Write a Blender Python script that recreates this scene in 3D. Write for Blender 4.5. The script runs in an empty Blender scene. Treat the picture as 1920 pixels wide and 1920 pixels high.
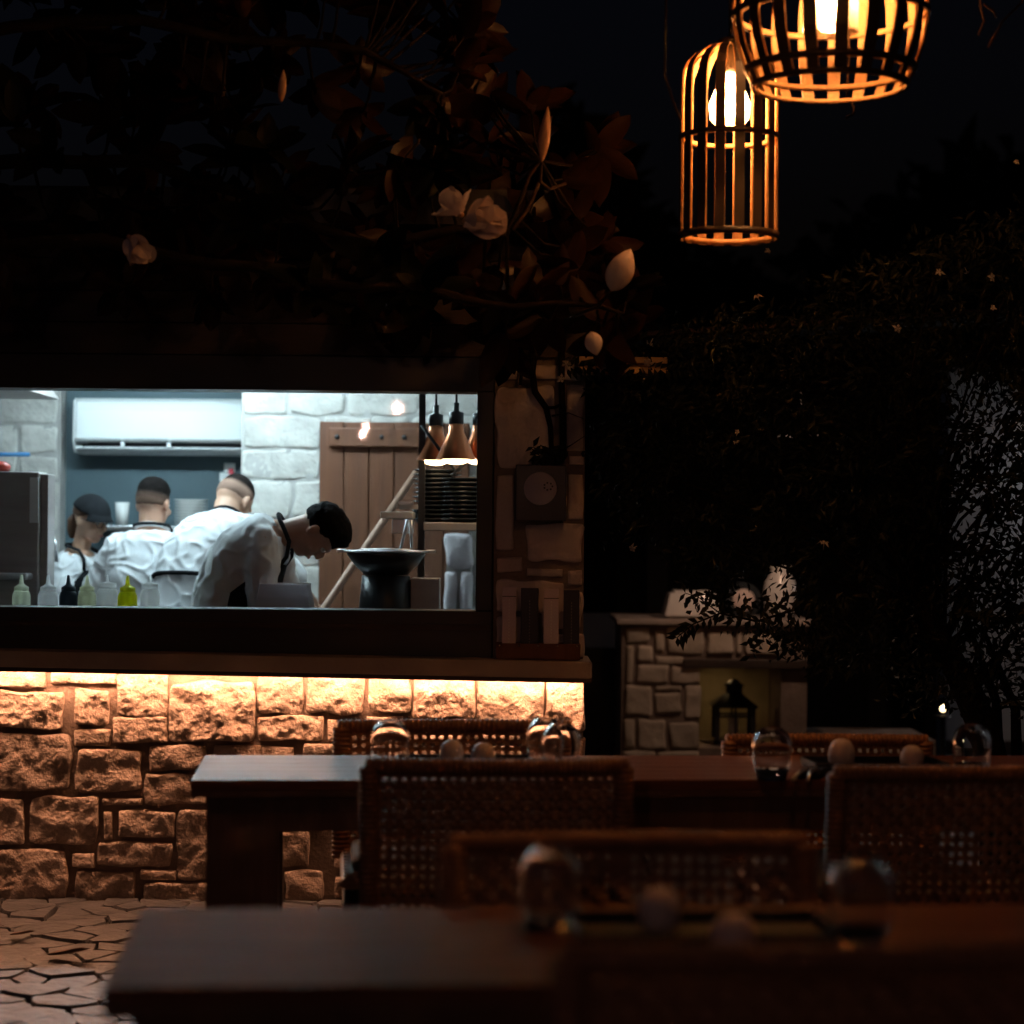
import bpy, math, random
import numpy as np
from mathutils import Vector, Matrix, noise, Quaternion

# ------------------------------------------------------------------ camera
F, H, ROLL = 4000.0, 1.45, 0.009          # focal length in photo pixels, eye height, slight roll
sc = bpy.context.scene
COL = sc.collection
cam_d = bpy.data.cameras.new('camera'); cam = bpy.data.objects.new('camera', cam_d); COL.objects.link(cam)
cam_d.sensor_width = 36; cam_d.lens = 75; cam_d.shift_y = 40/1920
cam_d.clip_start = 0.05; cam_d.clip_end = 3000
cr, sr = math.cos(ROLL), math.sin(ROLL)
cam.matrix_world = Matrix(((cr, -sr, 0, 0), (0, 0, -1, 0), (sr, cr, 0, H), (0, 0, 0, 1)))
cam_d.dof.use_dof = True; cam_d.dof.focus_distance = 8.1; cam_d.dof.aperture_fstop = 1.75
sc.camera = cam
# ------------------------------------------------------------------ dusk sky, after sunset: no sun lamp
W = bpy.data.worlds.new('World'); sc.world = W; W.use_nodes = True
nt = W.node_tree; bg = nt.nodes['Background']
sky = nt.nodes.new('ShaderNodeTexSky'); sky.sky_type = 'NISHITA'; sky.sun_disc = False
sky.sun_elevation = math.radians(-3.2); sky.sun_rotation = math.radians(-115); sky.altitude = 50
tint = nt.nodes.new('ShaderNodeMix'); tint.data_type = 'RGBA'; tint.blend_type = 'MULTIPLY'; tint.inputs[0].default_value = 1; tint.inputs[7].default_value = (.55, .72, 1.2, 1)
nt.links.new(sky.outputs[0], tint.inputs[6]); nt.links.new(tint.outputs[2], bg.inputs[0]); bg.inputs[1].default_value = 0.05
# ------------------------------------------------------------------ exposure and sampling
sc.view_settings.view_transform = 'Standard'; sc.view_settings.look = 'None'
sc.view_settings.exposure = 0; sc.view_settings.gamma = 1; sc.view_settings.use_curve_mapping = False
sc.render.engine = 'CYCLES'
cy = sc.cycles
cy.use_denoising = True
cy.max_bounces = 10; cy.diffuse_bounces = 4; cy.glossy_bounces = 4; cy.transmission_bounces = 8; cy.transparent_max_bounces = 16
cy.caustics_reflective = False; cy.caustics_refractive = False
cy.sample_clamp_indirect = 25.0; cy.blur_glossy = 0.1

def at(px, py, Y):
    dx, dz = (px-960)/F, (1000-py)/F
    return Vector(((dx-ROLL*dz)*Y, Y, H+(dz+ROLL*dx)*Y))
def rnd(a, b): return random.uniform(a, b)
R = math.radians

# ------------------------------------------------------------------ materials
MATS = {}
def mat(name, col, rough=.6, metal=0., col2=None, nscale=6., stretch=(1, 1, 1), bump=0., bscale=40., rand=0., spec=.5,
        back=None, trans=0., sss=0., detail=5., coat=0.):
    if name in MATS: return MATS[name]
    m = bpy.data.materials.new(name); m.use_nodes = True; MATS[name] = m
    n, l = m.node_tree.nodes, m.node_tree.links
    b = n['Principled BSDF']
    b.inputs['Roughness'].default_value = rough; b.inputs['Metallic'].default_value = metal
    b.inputs['Specular IOR Level'].default_value = spec
    if coat: b.inputs['Coat Weight'].default_value = coat; b.inputs['Coat Roughness'].default_value = .15
    c = (*col, 1)
    b.inputs['Base Color'].default_value = c
    out = None
    tc = n.new('ShaderNodeTexCoord'); mp = n.new('ShaderNodeMapping'); mp.inputs['Scale'].default_value = stretch
    l.new(tc.outputs['Object'], mp.inputs['Vector'])
    if rand:
        oi = n.new('ShaderNodeObjectInfo'); ad = n.new('ShaderNodeVectorMath'); ad.operation = 'ADD'
        sclv = n.new('ShaderNodeVectorMath'); sclv.operation = 'SCALE'; sclv.inputs['Scale'].default_value = 37.
        l.new(oi.outputs['Random'], sclv.inputs[0]); l.new(tc.outputs['Object'], ad.inputs[0]); l.new(sclv.outputs[0], ad.inputs[1])
        l.new(ad.outputs[0], mp.inputs['Vector'])
    if col2 is not None:
        nz = n.new('ShaderNodeTexNoise'); nz.inputs['Scale'].default_value = nscale; nz.inputs['Detail'].default_value = detail
        l.new(mp.outputs[0], nz.inputs['Vector'])
        rp = n.new('ShaderNodeValToRGB'); rp.color_ramp.elements[0].position = .3; rp.color_ramp.elements[1].position = .7
        rp.color_ramp.elements[0].color = c; rp.color_ramp.elements[1].color = (*col2, 1)
        l.new(nz.outputs[0], rp.inputs[0]); out = rp.outputs[0]
    if rand:
        hs = n.new('ShaderNodeHueSaturation'); mr = n.new('ShaderNodeMapRange')
        mr.inputs[3].default_value = 1-rand; mr.inputs[4].default_value = 1+rand
        l.new(oi.outputs['Random'], mr.inputs[0]); l.new(mr.outputs[0], hs.inputs['Value'])
        if out: l.new(out, hs.inputs['Color'])
        else: hs.inputs['Color'].default_value = c
        out = hs.outputs[0]
    if back is not None:
        ge = n.new('ShaderNodeNewGeometry'); mx = n.new('ShaderNodeMix'); mx.data_type = 'RGBA'
        l.new(ge.outputs['Backfacing'], mx.inputs[0])
        if out: l.new(out, mx.inputs[6])
        else: mx.inputs[6].default_value = c
        mx.inputs[7].default_value = (*back, 1); out = mx.outputs[2]
    if out: l.new(out, b.inputs['Base Color'])
    if bump:
        nb = n.new('ShaderNodeTexNoise'); nb.inputs['Scale'].default_value = bscale; nb.inputs['Detail'].default_value = 6
        l.new(mp.outputs[0], nb.inputs['Vector'])
        bu = n.new('ShaderNodeBump'); bu.inputs['Strength'].default_value = bump; bu.inputs['Distance'].default_value = .01
        l.new(nb.outputs[0], bu.inputs['Height']); l.new(bu.outputs[0], b.inputs['Normal'])
        rr = n.new('ShaderNodeMapRange'); rr.inputs[3].default_value = max(0, rough-.1); rr.inputs[4].default_value = min(1, rough+.12)
        l.new(nb.outputs[0], rr.inputs[0]); l.new(rr.outputs[0], b.inputs['Roughness'])
    if sss:
        b.inputs['Subsurface Weight'].default_value = sss; b.inputs['Subsurface Radius'].default_value = (.02, .01, .006); b.inputs['Subsurface Scale'].default_value = .5
    if trans:
        tr = n.new('ShaderNodeBsdfTranslucent'); ms = n.new('ShaderNodeMixShader'); ms.inputs[0].default_value = trans
        if out: l.new(out, tr.inputs[0])
        else: tr.inputs[0].default_value = c
        l.new(b.outputs[0], ms.inputs[1]); l.new(tr.outputs[0], ms.inputs[2]); l.new(ms.outputs[0], n['Material Output'].inputs[0])
    return m
def emit(name, col, s):
    if name in MATS: return MATS[name]
    m = bpy.data.materials.new(name); m.use_nodes = True; MATS[name] = m
    n, l = m.node_tree.nodes, m.node_tree.links
    e = n.new('ShaderNodeEmission'); e.inputs[0].default_value = (*col, 1); e.inputs[1].default_value = s
    l.new(e.outputs[0], n['Material Output'].inputs[0]); return m
def frosted(name, k=.35, col=(1, .9, .8)):
    m = thin_glass(name, .8); n, l = m.node_tree.nodes, m.node_tree.links
    if 'frost' in n: return m
    ms = n.new('ShaderNodeMixShader'); ms.name = 'frost'; ms.inputs[0].default_value = k
    t = n.new('ShaderNodeBsdfTranslucent'); t.inputs[0].default_value = (*col, 1); o = n['Material Output']; prev = o.inputs[0].links[0].from_socket
    l.new(prev, ms.inputs[1]); l.new(t.outputs[0], ms.inputs[2]); l.new(ms.outputs[0], o.inputs[0]); return m
def thin_glass(name, refl=1.0, tint=(1, 1, 1)):
    if name in MATS: return MATS[name]
    m = bpy.data.materials.new(name); m.use_nodes = True; MATS[name] = m
    n, l = m.node_tree.nodes, m.node_tree.links
    t = n.new('ShaderNodeBsdfTransparent'); t.inputs[0].default_value = (*tint, 1)
    g = n.new('ShaderNodeBsdfGlossy'); g.inputs['Roughness'].default_value = .015
    f = n.new('ShaderNodeFresnel'); f.inputs[0].default_value = 1.45
    mu = n.new('ShaderNodeMath'); mu.operation = 'MULTIPLY'; mu.inputs[1].default_value = refl
    ms = n.new('ShaderNodeMixShader')
    l.new(f.outputs[0], mu.inputs[0]); l.new(mu.outputs[0], ms.inputs[0]); l.new(t.outputs[0], ms.inputs[1]); l.new(g.outputs[0], ms.inputs[2])
    l.new(ms.outputs[0], n['Material Output'].inputs[0]); return m
def glass(name, tint=(1, 1, 1)):
    if name in MATS: return MATS[name]
    m = bpy.data.materials.new(name); m.use_nodes = True; MATS[name] = m
    n, l = m.node_tree.nodes, m.node_tree.links
    g = n.new('ShaderNodeBsdfGlass'); g.inputs[0].default_value = (*tint, 1); g.inputs['Roughness'].default_value = .01; g.inputs['IOR'].default_value = 1.45
    l.new(g.outputs[0], n['Material Output'].inputs[0]); return m

STONE = mat('limestone', (.30, .225, .18), .9, col2=(.44, .345, .285), nscale=13, bump=.9, bscale=85, rand=.2)
PALE = mat('pale_limestone', (.40, .38, .35), .9, col2=(.56, .54, .50), nscale=9, bump=.7, bscale=45, rand=.12)
PILST = mat('pillar_limestone', (.52, .48, .50), .85, col2=(.62, .575, .60), nscale=6, bump=.4, bscale=60, rand=.12)
PMORTAR = mat('grey_mortar', (.17, .145, .135), .95, col2=(.23, .20, .185), nscale=12, bump=.5, bscale=60)
MORTAR = mat('mortar', (.165, .125, .10), .95, col2=(.23, .175, .145), nscale=14, bump=.6, bscale=60)
PALEMORTAR = mat('pale_mortar', (.33, .32, .30), .95, col2=(.44, .42, .40), nscale=12, bump=.4, bscale=50)
FLAG = mat('flagstone', (.046, .047, .051), .5, col2=(.092, .091, .095), nscale=7, bump=.8, bscale=28, rand=.16)
LEDGE = mat('ledge_stone', (.30, .25, .22), .75, col2=(.38, .32, .28), nscale=5, bump=.25, bscale=60)
DARKWOOD = mat('dark_wood', (.028, .018, .013), .55, col2=(.045, .028, .02), nscale=5, stretch=(1, 6, 6), bump=.2, bscale=18)
FRAME = mat('window_frame_paint', (.018, .017, .017), .45)
TABLEWOOD = mat('table_wood', (.13, .052, .032), .37, col2=(.21, .088, .054), nscale=4, stretch=(.7, 14, 14), bump=.35, bscale=9, rand=.12, spec=.11)
TABLESIDE = mat('table_frame_wood', (.095, .045, .026), .5, col2=(.14, .070, .042), nscale=4, stretch=(8, 8, 1), bump=.2, bscale=10)
DOORWOOD = mat('door_wood', (.080, .025, .008), .55, col2=(.12, .040, .014), nscale=3, stretch=(10, 10, .8), bump=.15, bscale=12, rand=.1)
RATTAN = mat('rattan', (.22, .105, .056), .5, col2=(.34, .17, .095), nscale=30, bump=.3, bscale=120, spec=.3)
RATTAND = mat('dark_rattan', (.25, .13, .076), .55, col2=(.37, .20, .12), nscale=30, bump=.3, bscale=120, spec=.2)
BLACK = mat('black_metal', (.02, .02, .022), .4, metal=.2)
BLACKP = mat('black_plastic', (.018, .018, .02), .35)
STEEL = mat('steel', (.55, .55, .56), .32, metal=1, bump=.05, bscale=30)
STEELD = mat('brushed_steel', (.34, .305, .29), .42, metal=.3, col2=(.40, .365, .35), nscale=3, stretch=(1, 1, 12))
COPPER = mat('copper', (.72, .26, .12), .28, metal=1)
WHITEP = mat('white_plastic', (.78, .80, .80), .35)
TEAL = mat('teal_paint', (.050, .086, .103), .6, col2=(.058, .096, .113), nscale=2)
SHIRT = mat('white_cotton', (.72, .74, .76), .9, bump=.15, bscale=25)
APRON = mat('black_cotton', (.008, .009, .011), .95, spec=.2)
TROUSER = mat('dark_cloth', (.02, .02, .025), .9)
SKIN = mat('skin', (.46, .25, .17), .5, sss=.12, col2=(.52, .29, .20), nscale=20)
SKINL = mat('light_skin', (.55, .32, .22), .5, sss=.12, col2=(.60, .36, .25), nscale=20)
HAIRD = mat('dark_hair', (.006, .005, .005), .8, bump=.6, bscale=160, spec=.05)
HAIRF = mat('cropped_hair', (.075, .05, .04), .8, bump=.6, bscale=300, spec=.15)
HAIRB = mat('brown_hair', (.11, .042, .018), .45, bump=.8, bscale=120)
EYEW = mat('eye_white', (.7, .7, .68), .2); IRIS = mat('iris', (.03, .02, .015), .15)
LIP = mat('lips', (.42, .17, .14), .45)
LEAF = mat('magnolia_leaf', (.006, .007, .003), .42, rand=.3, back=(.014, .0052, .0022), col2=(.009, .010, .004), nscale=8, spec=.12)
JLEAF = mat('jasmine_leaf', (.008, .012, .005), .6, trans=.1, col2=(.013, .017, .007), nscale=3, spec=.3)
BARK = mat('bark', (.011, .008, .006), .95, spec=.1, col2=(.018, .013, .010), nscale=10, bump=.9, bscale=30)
TWIG = mat('twig', (.030, .017, .010), .8, spec=.15)
SHADEBD = mat('shade_black_boards', (.006, .006, .006), .9, spec=.1)  # night shade put into the colour, so lamplight barely shows on these boards
PETAL = mat('petal', (.74, .63, .61), .55, col2=(.78, .68, .65), nscale=14, trans=.12, rand=.05)
BUD = mat('bud', (.40, .22, .13), .6, col2=(.48, .29, .19), nscale=20)
JPETAL = mat('jasmine_petal', (.46, .42, .41), .6, trans=.25)
SLAT = mat('lamp_bamboo', (.33, .20, .10), .55, col2=(.42, .26, .13), nscale=6, stretch=(4, 4, 1), bump=.15, bscale=40)
SLATB = mat('lamp_band_slat_shade', (.016, .008, .005), .5, col2=(.026, .014, .008), nscale=10)
GROUND = mat('soil', (.04, .035, .03), .95, col2=(.06, .05, .04), nscale=3, bump=.5, bscale=8)
CERAMIC = mat('dark_ceramic', (.03, .036, .042), .22)
WCERAMIC = mat('white_ceramic', (.72, .71, .69), .25)
PEBBLE = mat('pebble', (.66, .53, .48), .5, col2=(.74, .62, .57), nscale=22)
PLASTER = mat('white_plaster', (.58, .58, .58), .9, col2=(.66, .66, .66), nscale=3, bump=.2, bscale=40)
BLUEP = mat('blue_paint', (.020, .034, .065), .5)
GLASSW = glass('clear_glass'); PANE = thin_glass('window_glass'); BULBG = frosted('bulb_glass', .42); SLEEVE = frosted('sleeve_glass', .10)

# ------------------------------------------------------------------ object helpers
MW = {}
def tag(o, label=None, cat=None, group=None, kind=None):
    if label: o['label'] = label
    if cat: o['category'] = cat
    if group: o['group'] = group
    if kind: o['kind'] = kind
    return o
def thing(name, label, cat, loc=(0, 0, 0), rz=0, group=None, kind=None):
    o = bpy.data.objects.new(name, None); COL.objects.link(o)
    o.empty_display_size = .1
    o.location = loc; o.rotation_euler = (0, 0, rz)
    MW[o.name] = Matrix.Translation(Vector(loc)) @ Matrix.Rotation(rz, 4, 'Z')
    return tag(o, label, cat, group, kind)
def link_mesh(name, me, m, parent=None, mtx=None, kind=None, smooth=None):
    o = bpy.data.objects.new(name, me); COL.objects.link(o)
    if m and not me.materials: me.materials.append(m)
    if parent is not None: o.parent = parent; MW[o.name] = MW[parent.name]
    else: MW[o.name] = Matrix.Identity(4)
    if mtx is not None: o.matrix_basis = mtx
    if kind: o['kind'] = kind
    return o
def copy_tree(o, parent=None):
    c = o.copy(); COL.objects.link(c)
    if parent is not None: c.parent = parent
    for ch in list(o.children): copy_tree(ch, c)
    return c

class MB:
    def __init__(s): s.v = []; s.f = []; s.sm = []
    def add(s, vs, fs, smooth=False):
        k = len(s.v); s.v += [tuple(v) for v in vs]; s.f += [tuple(i+k for i in f) for f in fs]; s.sm += [smooth]*len(fs); return s
    def box(s, x0, x1, y0, y1, z0, z1, M=None):
        vs = [Vector(p) for p in ((x0, y0, z0), (x1, y0, z0), (x1, y1, z0), (x0, y1, z0), (x0, y0, z1), (x1, y0, z1), (x1, y1, z1), (x0, y1, z1))]
        if M: vs = [M @ v for v in vs]
        return s.add(vs, [(3, 2, 1, 0), (4, 5, 6, 7), (0, 1, 5, 4), (1, 2, 6, 5), (2, 3, 7, 6), (3, 0, 4, 7)])
    def tube(s, pts, r, n=8, cap=True, flat=None):
        pts = [Vector(p) for p in pts]
        if not isinstance(r, (list, tuple)): r = [r]*len(pts)
        vs, fs = [], []; up = None
        for i, p in enumerate(pts):
            d = (pts[min(i+1, len(pts)-1)]-pts[max(i-1, 0)])
            if d.length < 1e-9: d = Vector((0, 0, 1))
            d.normalize()
            if up is None:
                up = Vector((0, 0, 1)) if abs(d.z) < .9 else Vector((0, 1, 0))
            a = d.cross(up).normalized(); up = a.cross(d).normalized()
            for k in range(n):
                t = 2*math.pi*k/n
                vs.append(p + a*math.cos(t)*r[i] + up*math.sin(t)*r[i])
        for i in range(len(pts)-1):
            for k in range(n):
                fs.append((i*n+k, i*n+(k+1) % n, (i+1)*n+(k+1) % n, (i+1)*n+k))
        if cap: fs += [tuple(range(n))[::-1], tuple(range((len(pts)-1)*n, len(pts)*n))]
        return s.add(vs, fs, True)
    def lathe(s, prof, n=24, c=(0, 0, 0), M=None, close=False):
        c = Vector(c); vs, fs = [], []
        for r, z in prof:
            for k in range(n):
                t = 2*math.pi*k/n; p = Vector((r*math.cos(t), r*math.sin(t), z))
                vs.append(c + (M @ p if M else p))
        m = len(prof)
        for i in range(m if close else m-1):
            j = (i+1) % m
            for k in range(n): fs.append((i*n+k, i*n+(k+1) % n, j*n+(k+1) % n, j*n+k))
        if not close:
            if prof[0][0] > 1e-6: fs.append(tuple(range(n))[::-1])
            if prof[-1][0] > 1e-6: fs.append(tuple(range((m-1)*n, m*n)))
        return s.add(vs, fs, True)
    def ell(s, c, r, M=None, n=16, m=10):
        prof = [(max(1e-7, math.sin(math.pi*i/m)), -math.cos(math.pi*i/m)) for i in range(m+1)]
        S = Matrix.Diagonal(Vector(r)); 
        MM = (M @ S) if M else S
        return s.lathe(prof, n, c, MM)
    def prism(s, poly, fn0, fn1):
        n = len(poly)
        vs = [fn0(p) for p in poly]+[fn1(p) for p in poly]
        fs = [tuple(range(n))[::-1], tuple(range(n, 2*n))]+[(i, (i+1) % n, n+(i+1) % n, n+i) for i in range(n)]
        return s.add(vs, fs)
    def mesh(s, name, inv=None):
        me = bpy.data.meshes.new(name)
        vs = s.v if inv is None else [tuple(inv @ Vector(v)) for v in s.v]
        me.from_pydata(vs, [], s.f); me.polygons.foreach_set('use_smooth', s.sm); me.update()
        return me
    def build(s, name, m, parent=None, local=False, bevel=0, kind=None, solid=0, sub=0):
        inv = MW[parent.name].inverted() if (parent is not None and not local) else None
        o = link_mesh(name, s.mesh(name, inv), m, parent, kind=kind)
        if solid:
            md = o.modifiers.new('solid', 'SOLIDIFY'); md.thickness = solid; md.offset = 0
        if bevel:
            md = o.modifiers.new('bevel', 'BEVEL'); md.width = bevel; md.segments = 2; md.limit_method = 'ANGLE'
        if sub:
            md = o.modifiers.new('sub', 'SUBSURF'); md.levels = sub; md.render_levels = sub
        return o
def fuse(mb, voxel, smooth=2, wob=0, wscale=8, seed=0, folds=0):
    """union of overlapping closed shapes as one continuous skin"""
    me = mb.mesh('tmp'); o = bpy.data.objects.new('tmp', me); COL.objects.link(o)
    md = o.modifiers.new('r', 'REMESH'); md.mode = 'VOXEL'; md.voxel_size = voxel
    if smooth:
        ms = o.modifiers.new('s', 'SMOOTH'); ms.iterations = smooth; ms.factor = .5
    dg = bpy.context.evaluated_depsgraph_get(); dg.update()
    m2 = bpy.data.meshes.new_from_object(o.evaluated_get(dg))
    bpy.data.objects.remove(o); bpy.data.meshes.remove(me)
    if wob:
        sd = Vector((seed*3.1, seed*1.7, 0))
        for v in m2.vertices:
            p = v.co*wscale+sd; q = Vector((p.x*1.6, p.y*1.6, p.z*.7))
            f = 0
            if folds:
                a = Vector((p.x*.9+p.z*1.1, p.y*1.2, p.z*.55-p.x*.5)); w = noise.noise(a*.8+sd)
                f = folds*(max(0, 1-3.2*abs(noise.noise(a*1.5+Vector((0, 0, w*1.2)))))**1.5-.3)
            v.co += v.normal*(wob*(noise.noise(q)+.5*noise.noise(q*2.3))+f)
    m2.polygons.foreach_set('use_smooth', [True]*len(m2.polygons))
    return m2

# ------------------------------------------------------------------ stones
def stone_mesh(w, h, prot, step=.009, rough=.014, seed=0, n=7, back=.03, edge=.03, fscale=11., hh=.62):
    """rough faced block in the plane x,z, its face towards -y"""
    nx, nz = max(6, int(w/step)), max(6, int(h/step))
    sd = Vector((seed*7.31 % 91, seed*3.77 % 53, seed*1.13 % 37))
    vs, fs = [], []
    eu, ev = .008/w, .008/h
    U = [-1, -1+eu]+[-1+2*i/(nx-2) for i in range(1, nx-2)]+[1-eu, 1]; V = [-1, -1+ev]+[-1+2*j/(nz-2) for j in range(1, nz-2)]+[1-ev, 1]
    for j in range(nz+1):
        for i in range(nx+1):
            u, v = U[i], V[j]
            m = max(abs(u), abs(v)); r = (abs(u)**n+abs(v)**n)**(1/n) if m > 0 else 1
            k = m/r if r else 1
            x, z = u*k*w/2, v*k*h/2
            wob = m**2*min(.016, .12*min(w, h))
            q = Vector((x*10, z*10, 0))+sd
            x += wob*noise.noise(q); z += wob*noise.noise(q+Vector((9, 4, 2)))
            d = min((1-abs(u))*w/2, (1-abs(v))*h/2)
            e = min(1, d/edge); e = math.sqrt(max(0, 1-(1-e)**2))
            p = Vector((x*fscale, z*fscale, 0))+sd
            f = noise.fractal(p, hh, 2.15, 6)*.8+.55*(1-2.6*abs(noise.noise(p*.6+Vector((3, 1, 0)))))-.5*max(0, noise.noise(p*1.7)-.25)
            y = -(prot*e+rough*f*e) if m < .999 else back
            vs.append((x, y, z))
    for j in range(nz):
        for i in range(nx):
            a = j*(nx+1)+i; fs.append((a, a+1, a+nx+2, a+nx+1))
    mb = MB(); mb.add(vs, fs, True); return mb.mesh('stone')
SEED = [0]
def stones(rects, Y, parent, m, prot=.035, step=.009, rough=.014, gap=0., off=0, **kw):
    """rects in photo pixels, laid on the wall plane at depth Y"""
    for (x0, y0, x1, y1) in rects:
        SEED[0] += 1
        a, b = at(x0, y1, Y), at(x1, y0, Y)
        w, h = (b.x-a.x)-gap, (b.z-a.z)-gap
        if w < .02 or h < .015: continue
        me = stone_mesh(w, h, prot*rnd(.8, 1.25), step, rough, SEED[0], **kw)
        c = (a+b)/2
        L = MW[parent.name].inverted() @ Vector((c.x, Y+off, c.z))
        link_mesh('stone', me, m, parent, Matrix.Translation(L) @ Matrix.Rotation(rnd(-.02, .02), 4, 'Y'))
def rows(x0, x1, y0, y1, rh, rw, gap):
    out = []; y = y0
    while y < y1-4:
        h = min(rnd(*rh), y1-y)
        if y1-y-h < rh[0]*.5: h = y1-y
        x = x0
        while x < x1-4:
            w = min(rnd(*rw), x1-x)
            if x1-x-w < rw[0]*.5: w = x1-x
            if h > rh[0]*1.35 and random.random() < .3 and w > rw[0]:
                s = rnd(.35, .65)*h
                out += [(x+gap, y+gap, x+w-gap, y+s-gap), (x+gap, y+s+gap, x+w-gap, y+h-gap)]
            else: out.append((x+gap, y+gap, x+w-gap, y+h-gap))
            x += w
        y += h
    return out

# ------------------------------------------------------------------ setting: ground and crazy paving
random.seed(5)
g = MB(); g.add([(-900, -300, -.05), (900, -300, -.05), (900, 1500, -.05), (-900, 1500, -.05)], [(0, 1, 2, 3)])
tag(g.build('ground', GROUND), kind='structure')
PF = MB().box(-6, 7, -2, 8.75, -.046, -.018).build('patio_paving', mat('paving_joint', (.075, .062, .05), .95, bump=.5, bscale=60)); PF['kind'] = 'structure'
PF2 = MB().box(.62, 7, 8.752, 16, -.046, -.018).build('rear_paving', MATS['paving_joint']); PF2['kind'] = 'structure'
def voronoi(pts, cx0, cx1, cy0, cy1):
    cells = []
    for i, p in enumerate(pts):
        poly = [(cx0, cy0), (cx1, cy0), (cx1, cy1), (cx0, cy1)]
        for q in sorted(pts, key=lambda q: (q[0]-p[0])**2+(q[1]-p[1])**2)[1:16]:
            mx, my = (p[0]+q[0])/2, (p[1]+q[1])/2; nx, ny = q[0]-p[0], q[1]-p[1]
            out = []
            for k in range(len(poly)):
                a, b = poly[k], poly[(k+1) % len(poly)]
                da, db = (a[0]-mx)*nx+(a[1]-my)*ny, (b[0]-mx)*nx+(b[1]-my)*ny
                if da <= 0: out.append(a)
                if da*db < 0:
                    t = da/(da-db); out.append((a[0]+(b[0]-a[0])*t, a[1]+(b[1]-a[1])*t))
            poly = out
            if len(poly) < 3: break
        if len(poly) >= 3: cells.append((p, poly))
    return cells
def flag_shape(p, poly, mb):
    tx, ty, tz = rnd(-.02, .02), rnd(-.025, .025), rnd(-.006, .006)
    sh = []
    for k in range(len(poly)):
        a, b = poly[k], poly[(k+1) % len(poly)]
        for t in (0, .5):
            q = Vector((a[0]+(b[0]-a[0])*t, a[1]+(b[1]-a[1])*t)); c = Vector(p)
            d = q-c; L = d.length
            if L < 1e-4: continue
            q = c+d*max(.3, (L-.0025-(.004 if t == 0 else 0)+.012*noise.noise(Vector((q.x*9, q.y*9, 3))))/L); sh.append(q)
    n = len(sh)
    zt = lambda q, d=0: .004+tz+tx*(q.x-p[0])+ty*(q.y-p[1])+.006*noise.noise(Vector((q.x*14, q.y*14, 7)))+d
    c = Vector(p); vs = [(c.x, c.y, zt(c, .002))]
    vs += [(*(c+(q-c)*.55), zt(c+(q-c)*.55)) for q in sh]+[(*(c+(q-c)*.955), zt(q, -.001)) for q in sh]+[(*q, zt(q, -.012)) for q in sh]+[(*q, -.03) for q in sh]
    fs = [(0, 1+k, 1+(k+1) % n) for k in range(n)]
    for r in range(3):
        for k in range(n): fs.append((1+r*n+k, 1+(r+1)*n+k, 1+(r+1)*n+(k+1) % n, 1+r*n+(k+1) % n))
    mb.add(vs, fs, False)
pts = []
for j in range(20):
    for i in range(24):
        pts.append((-3.3+(i+.5+rnd(-.48, .48)+(j % 2)*.4)*.17, 5.6+(j+.5+rnd(-.48, .48))*.145))
rest = MB(); n_ = 0
for p, poly in voronoi(pts, -3.35, 1.0, 5.5, 8.37):
    if not (-2.5 < p[0] < -.2 and p[1] > 6.05) or n_ >= 290:
        flag_shape(p, poly, rest); continue
    n_ += 1; mb = MB(); flag_shape(p, poly, mb)
    inv = Matrix.Translation((-p[0], -p[1], 0))
    o = link_mesh('flagstone', mb.mesh('flagstone', inv), FLAG, PF, Matrix.Translation((p[0], p[1], 0)))
pts = []
for j in range(22):
    for i in range(42):
        q = (-5.9+(i+.5+rnd(-.4, .4))*.3, -1.9+(j+.5+rnd(-.4, .4))*.335)
        pts.append(q)
for p, poly in voronoi(pts, -6, 7, -2, 5.49): flag_shape(p, poly, rest)
pts = [(1.0+(i+.5+rnd(-.4, .4))*.3, 5.5+(j+.5+rnd(-.4, .4))*.3) for i in range(20) for j in range(34)]
for p, poly in voronoi(pts, 1.01, 7, 5.5, 15.8): flag_shape(p, poly, rest)
rest.build('flagstones_beyond', FLAG, PF, kind='stuff')

# ------------------------------------------------------------------ the kitchen building
WF = 8.37
XL, XR = at(-560, 1000, WF).x, at(1097, 1000, WF).x
KB = thing('kitchen_building', 'stone and dark timber kitchen building with a wide lit serving window', 'building', (-1.4, WF, 0))
zl = at(500, 1256, WF).z
lw = MB().box(XL, XR, WF, WF+.24, 0, zl).build('lower_wall', MORTAR, KB)
def zoom3(ox, oy, L, s=3.): return [(ox+a/s, oy+b/s, ox+c/s, oy+d/s) for a, b, c, d in L]
traced = zoom3(0, 1200, [(-150, 175, 255, 262), (290, 172, 655, 242), (-150, 285, 365, 492), (415, 270, 622, 477), (660, 180, 952, 418), (962, 235, 1428, 572),
    (1452, 180, 1704, 410), (1730, 190, 2050, 412), (422, 503, 622, 592), (645, 433, 947, 572), (1448, 428, 1828, 562), (1843, 448, 1898, 562),
    (-150, 520, 398, 838), (438, 613, 797, 852), (843, 593, 1162, 730), (1203, 598, 1660, 700), (1708, 583, 1960, 690), (815, 752, 1162, 922),
    (583, 890, 802, 928), (-150, 883, 137, 1152), (178, 882, 552, 1147), (588, 963, 632, 1122), (668, 958, 992, 1102), (1000, 958, 1300, 1337),
    (553, 1140, 967, 1268), (408, 1198, 532, 1277), (-150, 1178, 378, 1492), (428, 1298, 762, 1484), (790, 1296, 992, 1350), (803, 1366, 1290, 1478),
    (1572, 1083, 1748, 1278), (1602, 1293, 1820, 1468)])
traced += zoom3(600, 1200, [(273, 190, 502, 408), (520, 190, 872, 442), (890, 195, 1252, 492), (1270, 195, 1488, 505), (490, 448, 727, 492), (753, 445, 872, 492),
    (262, 430, 470, 500), (1425, 555, 1490, 650)])
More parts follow.
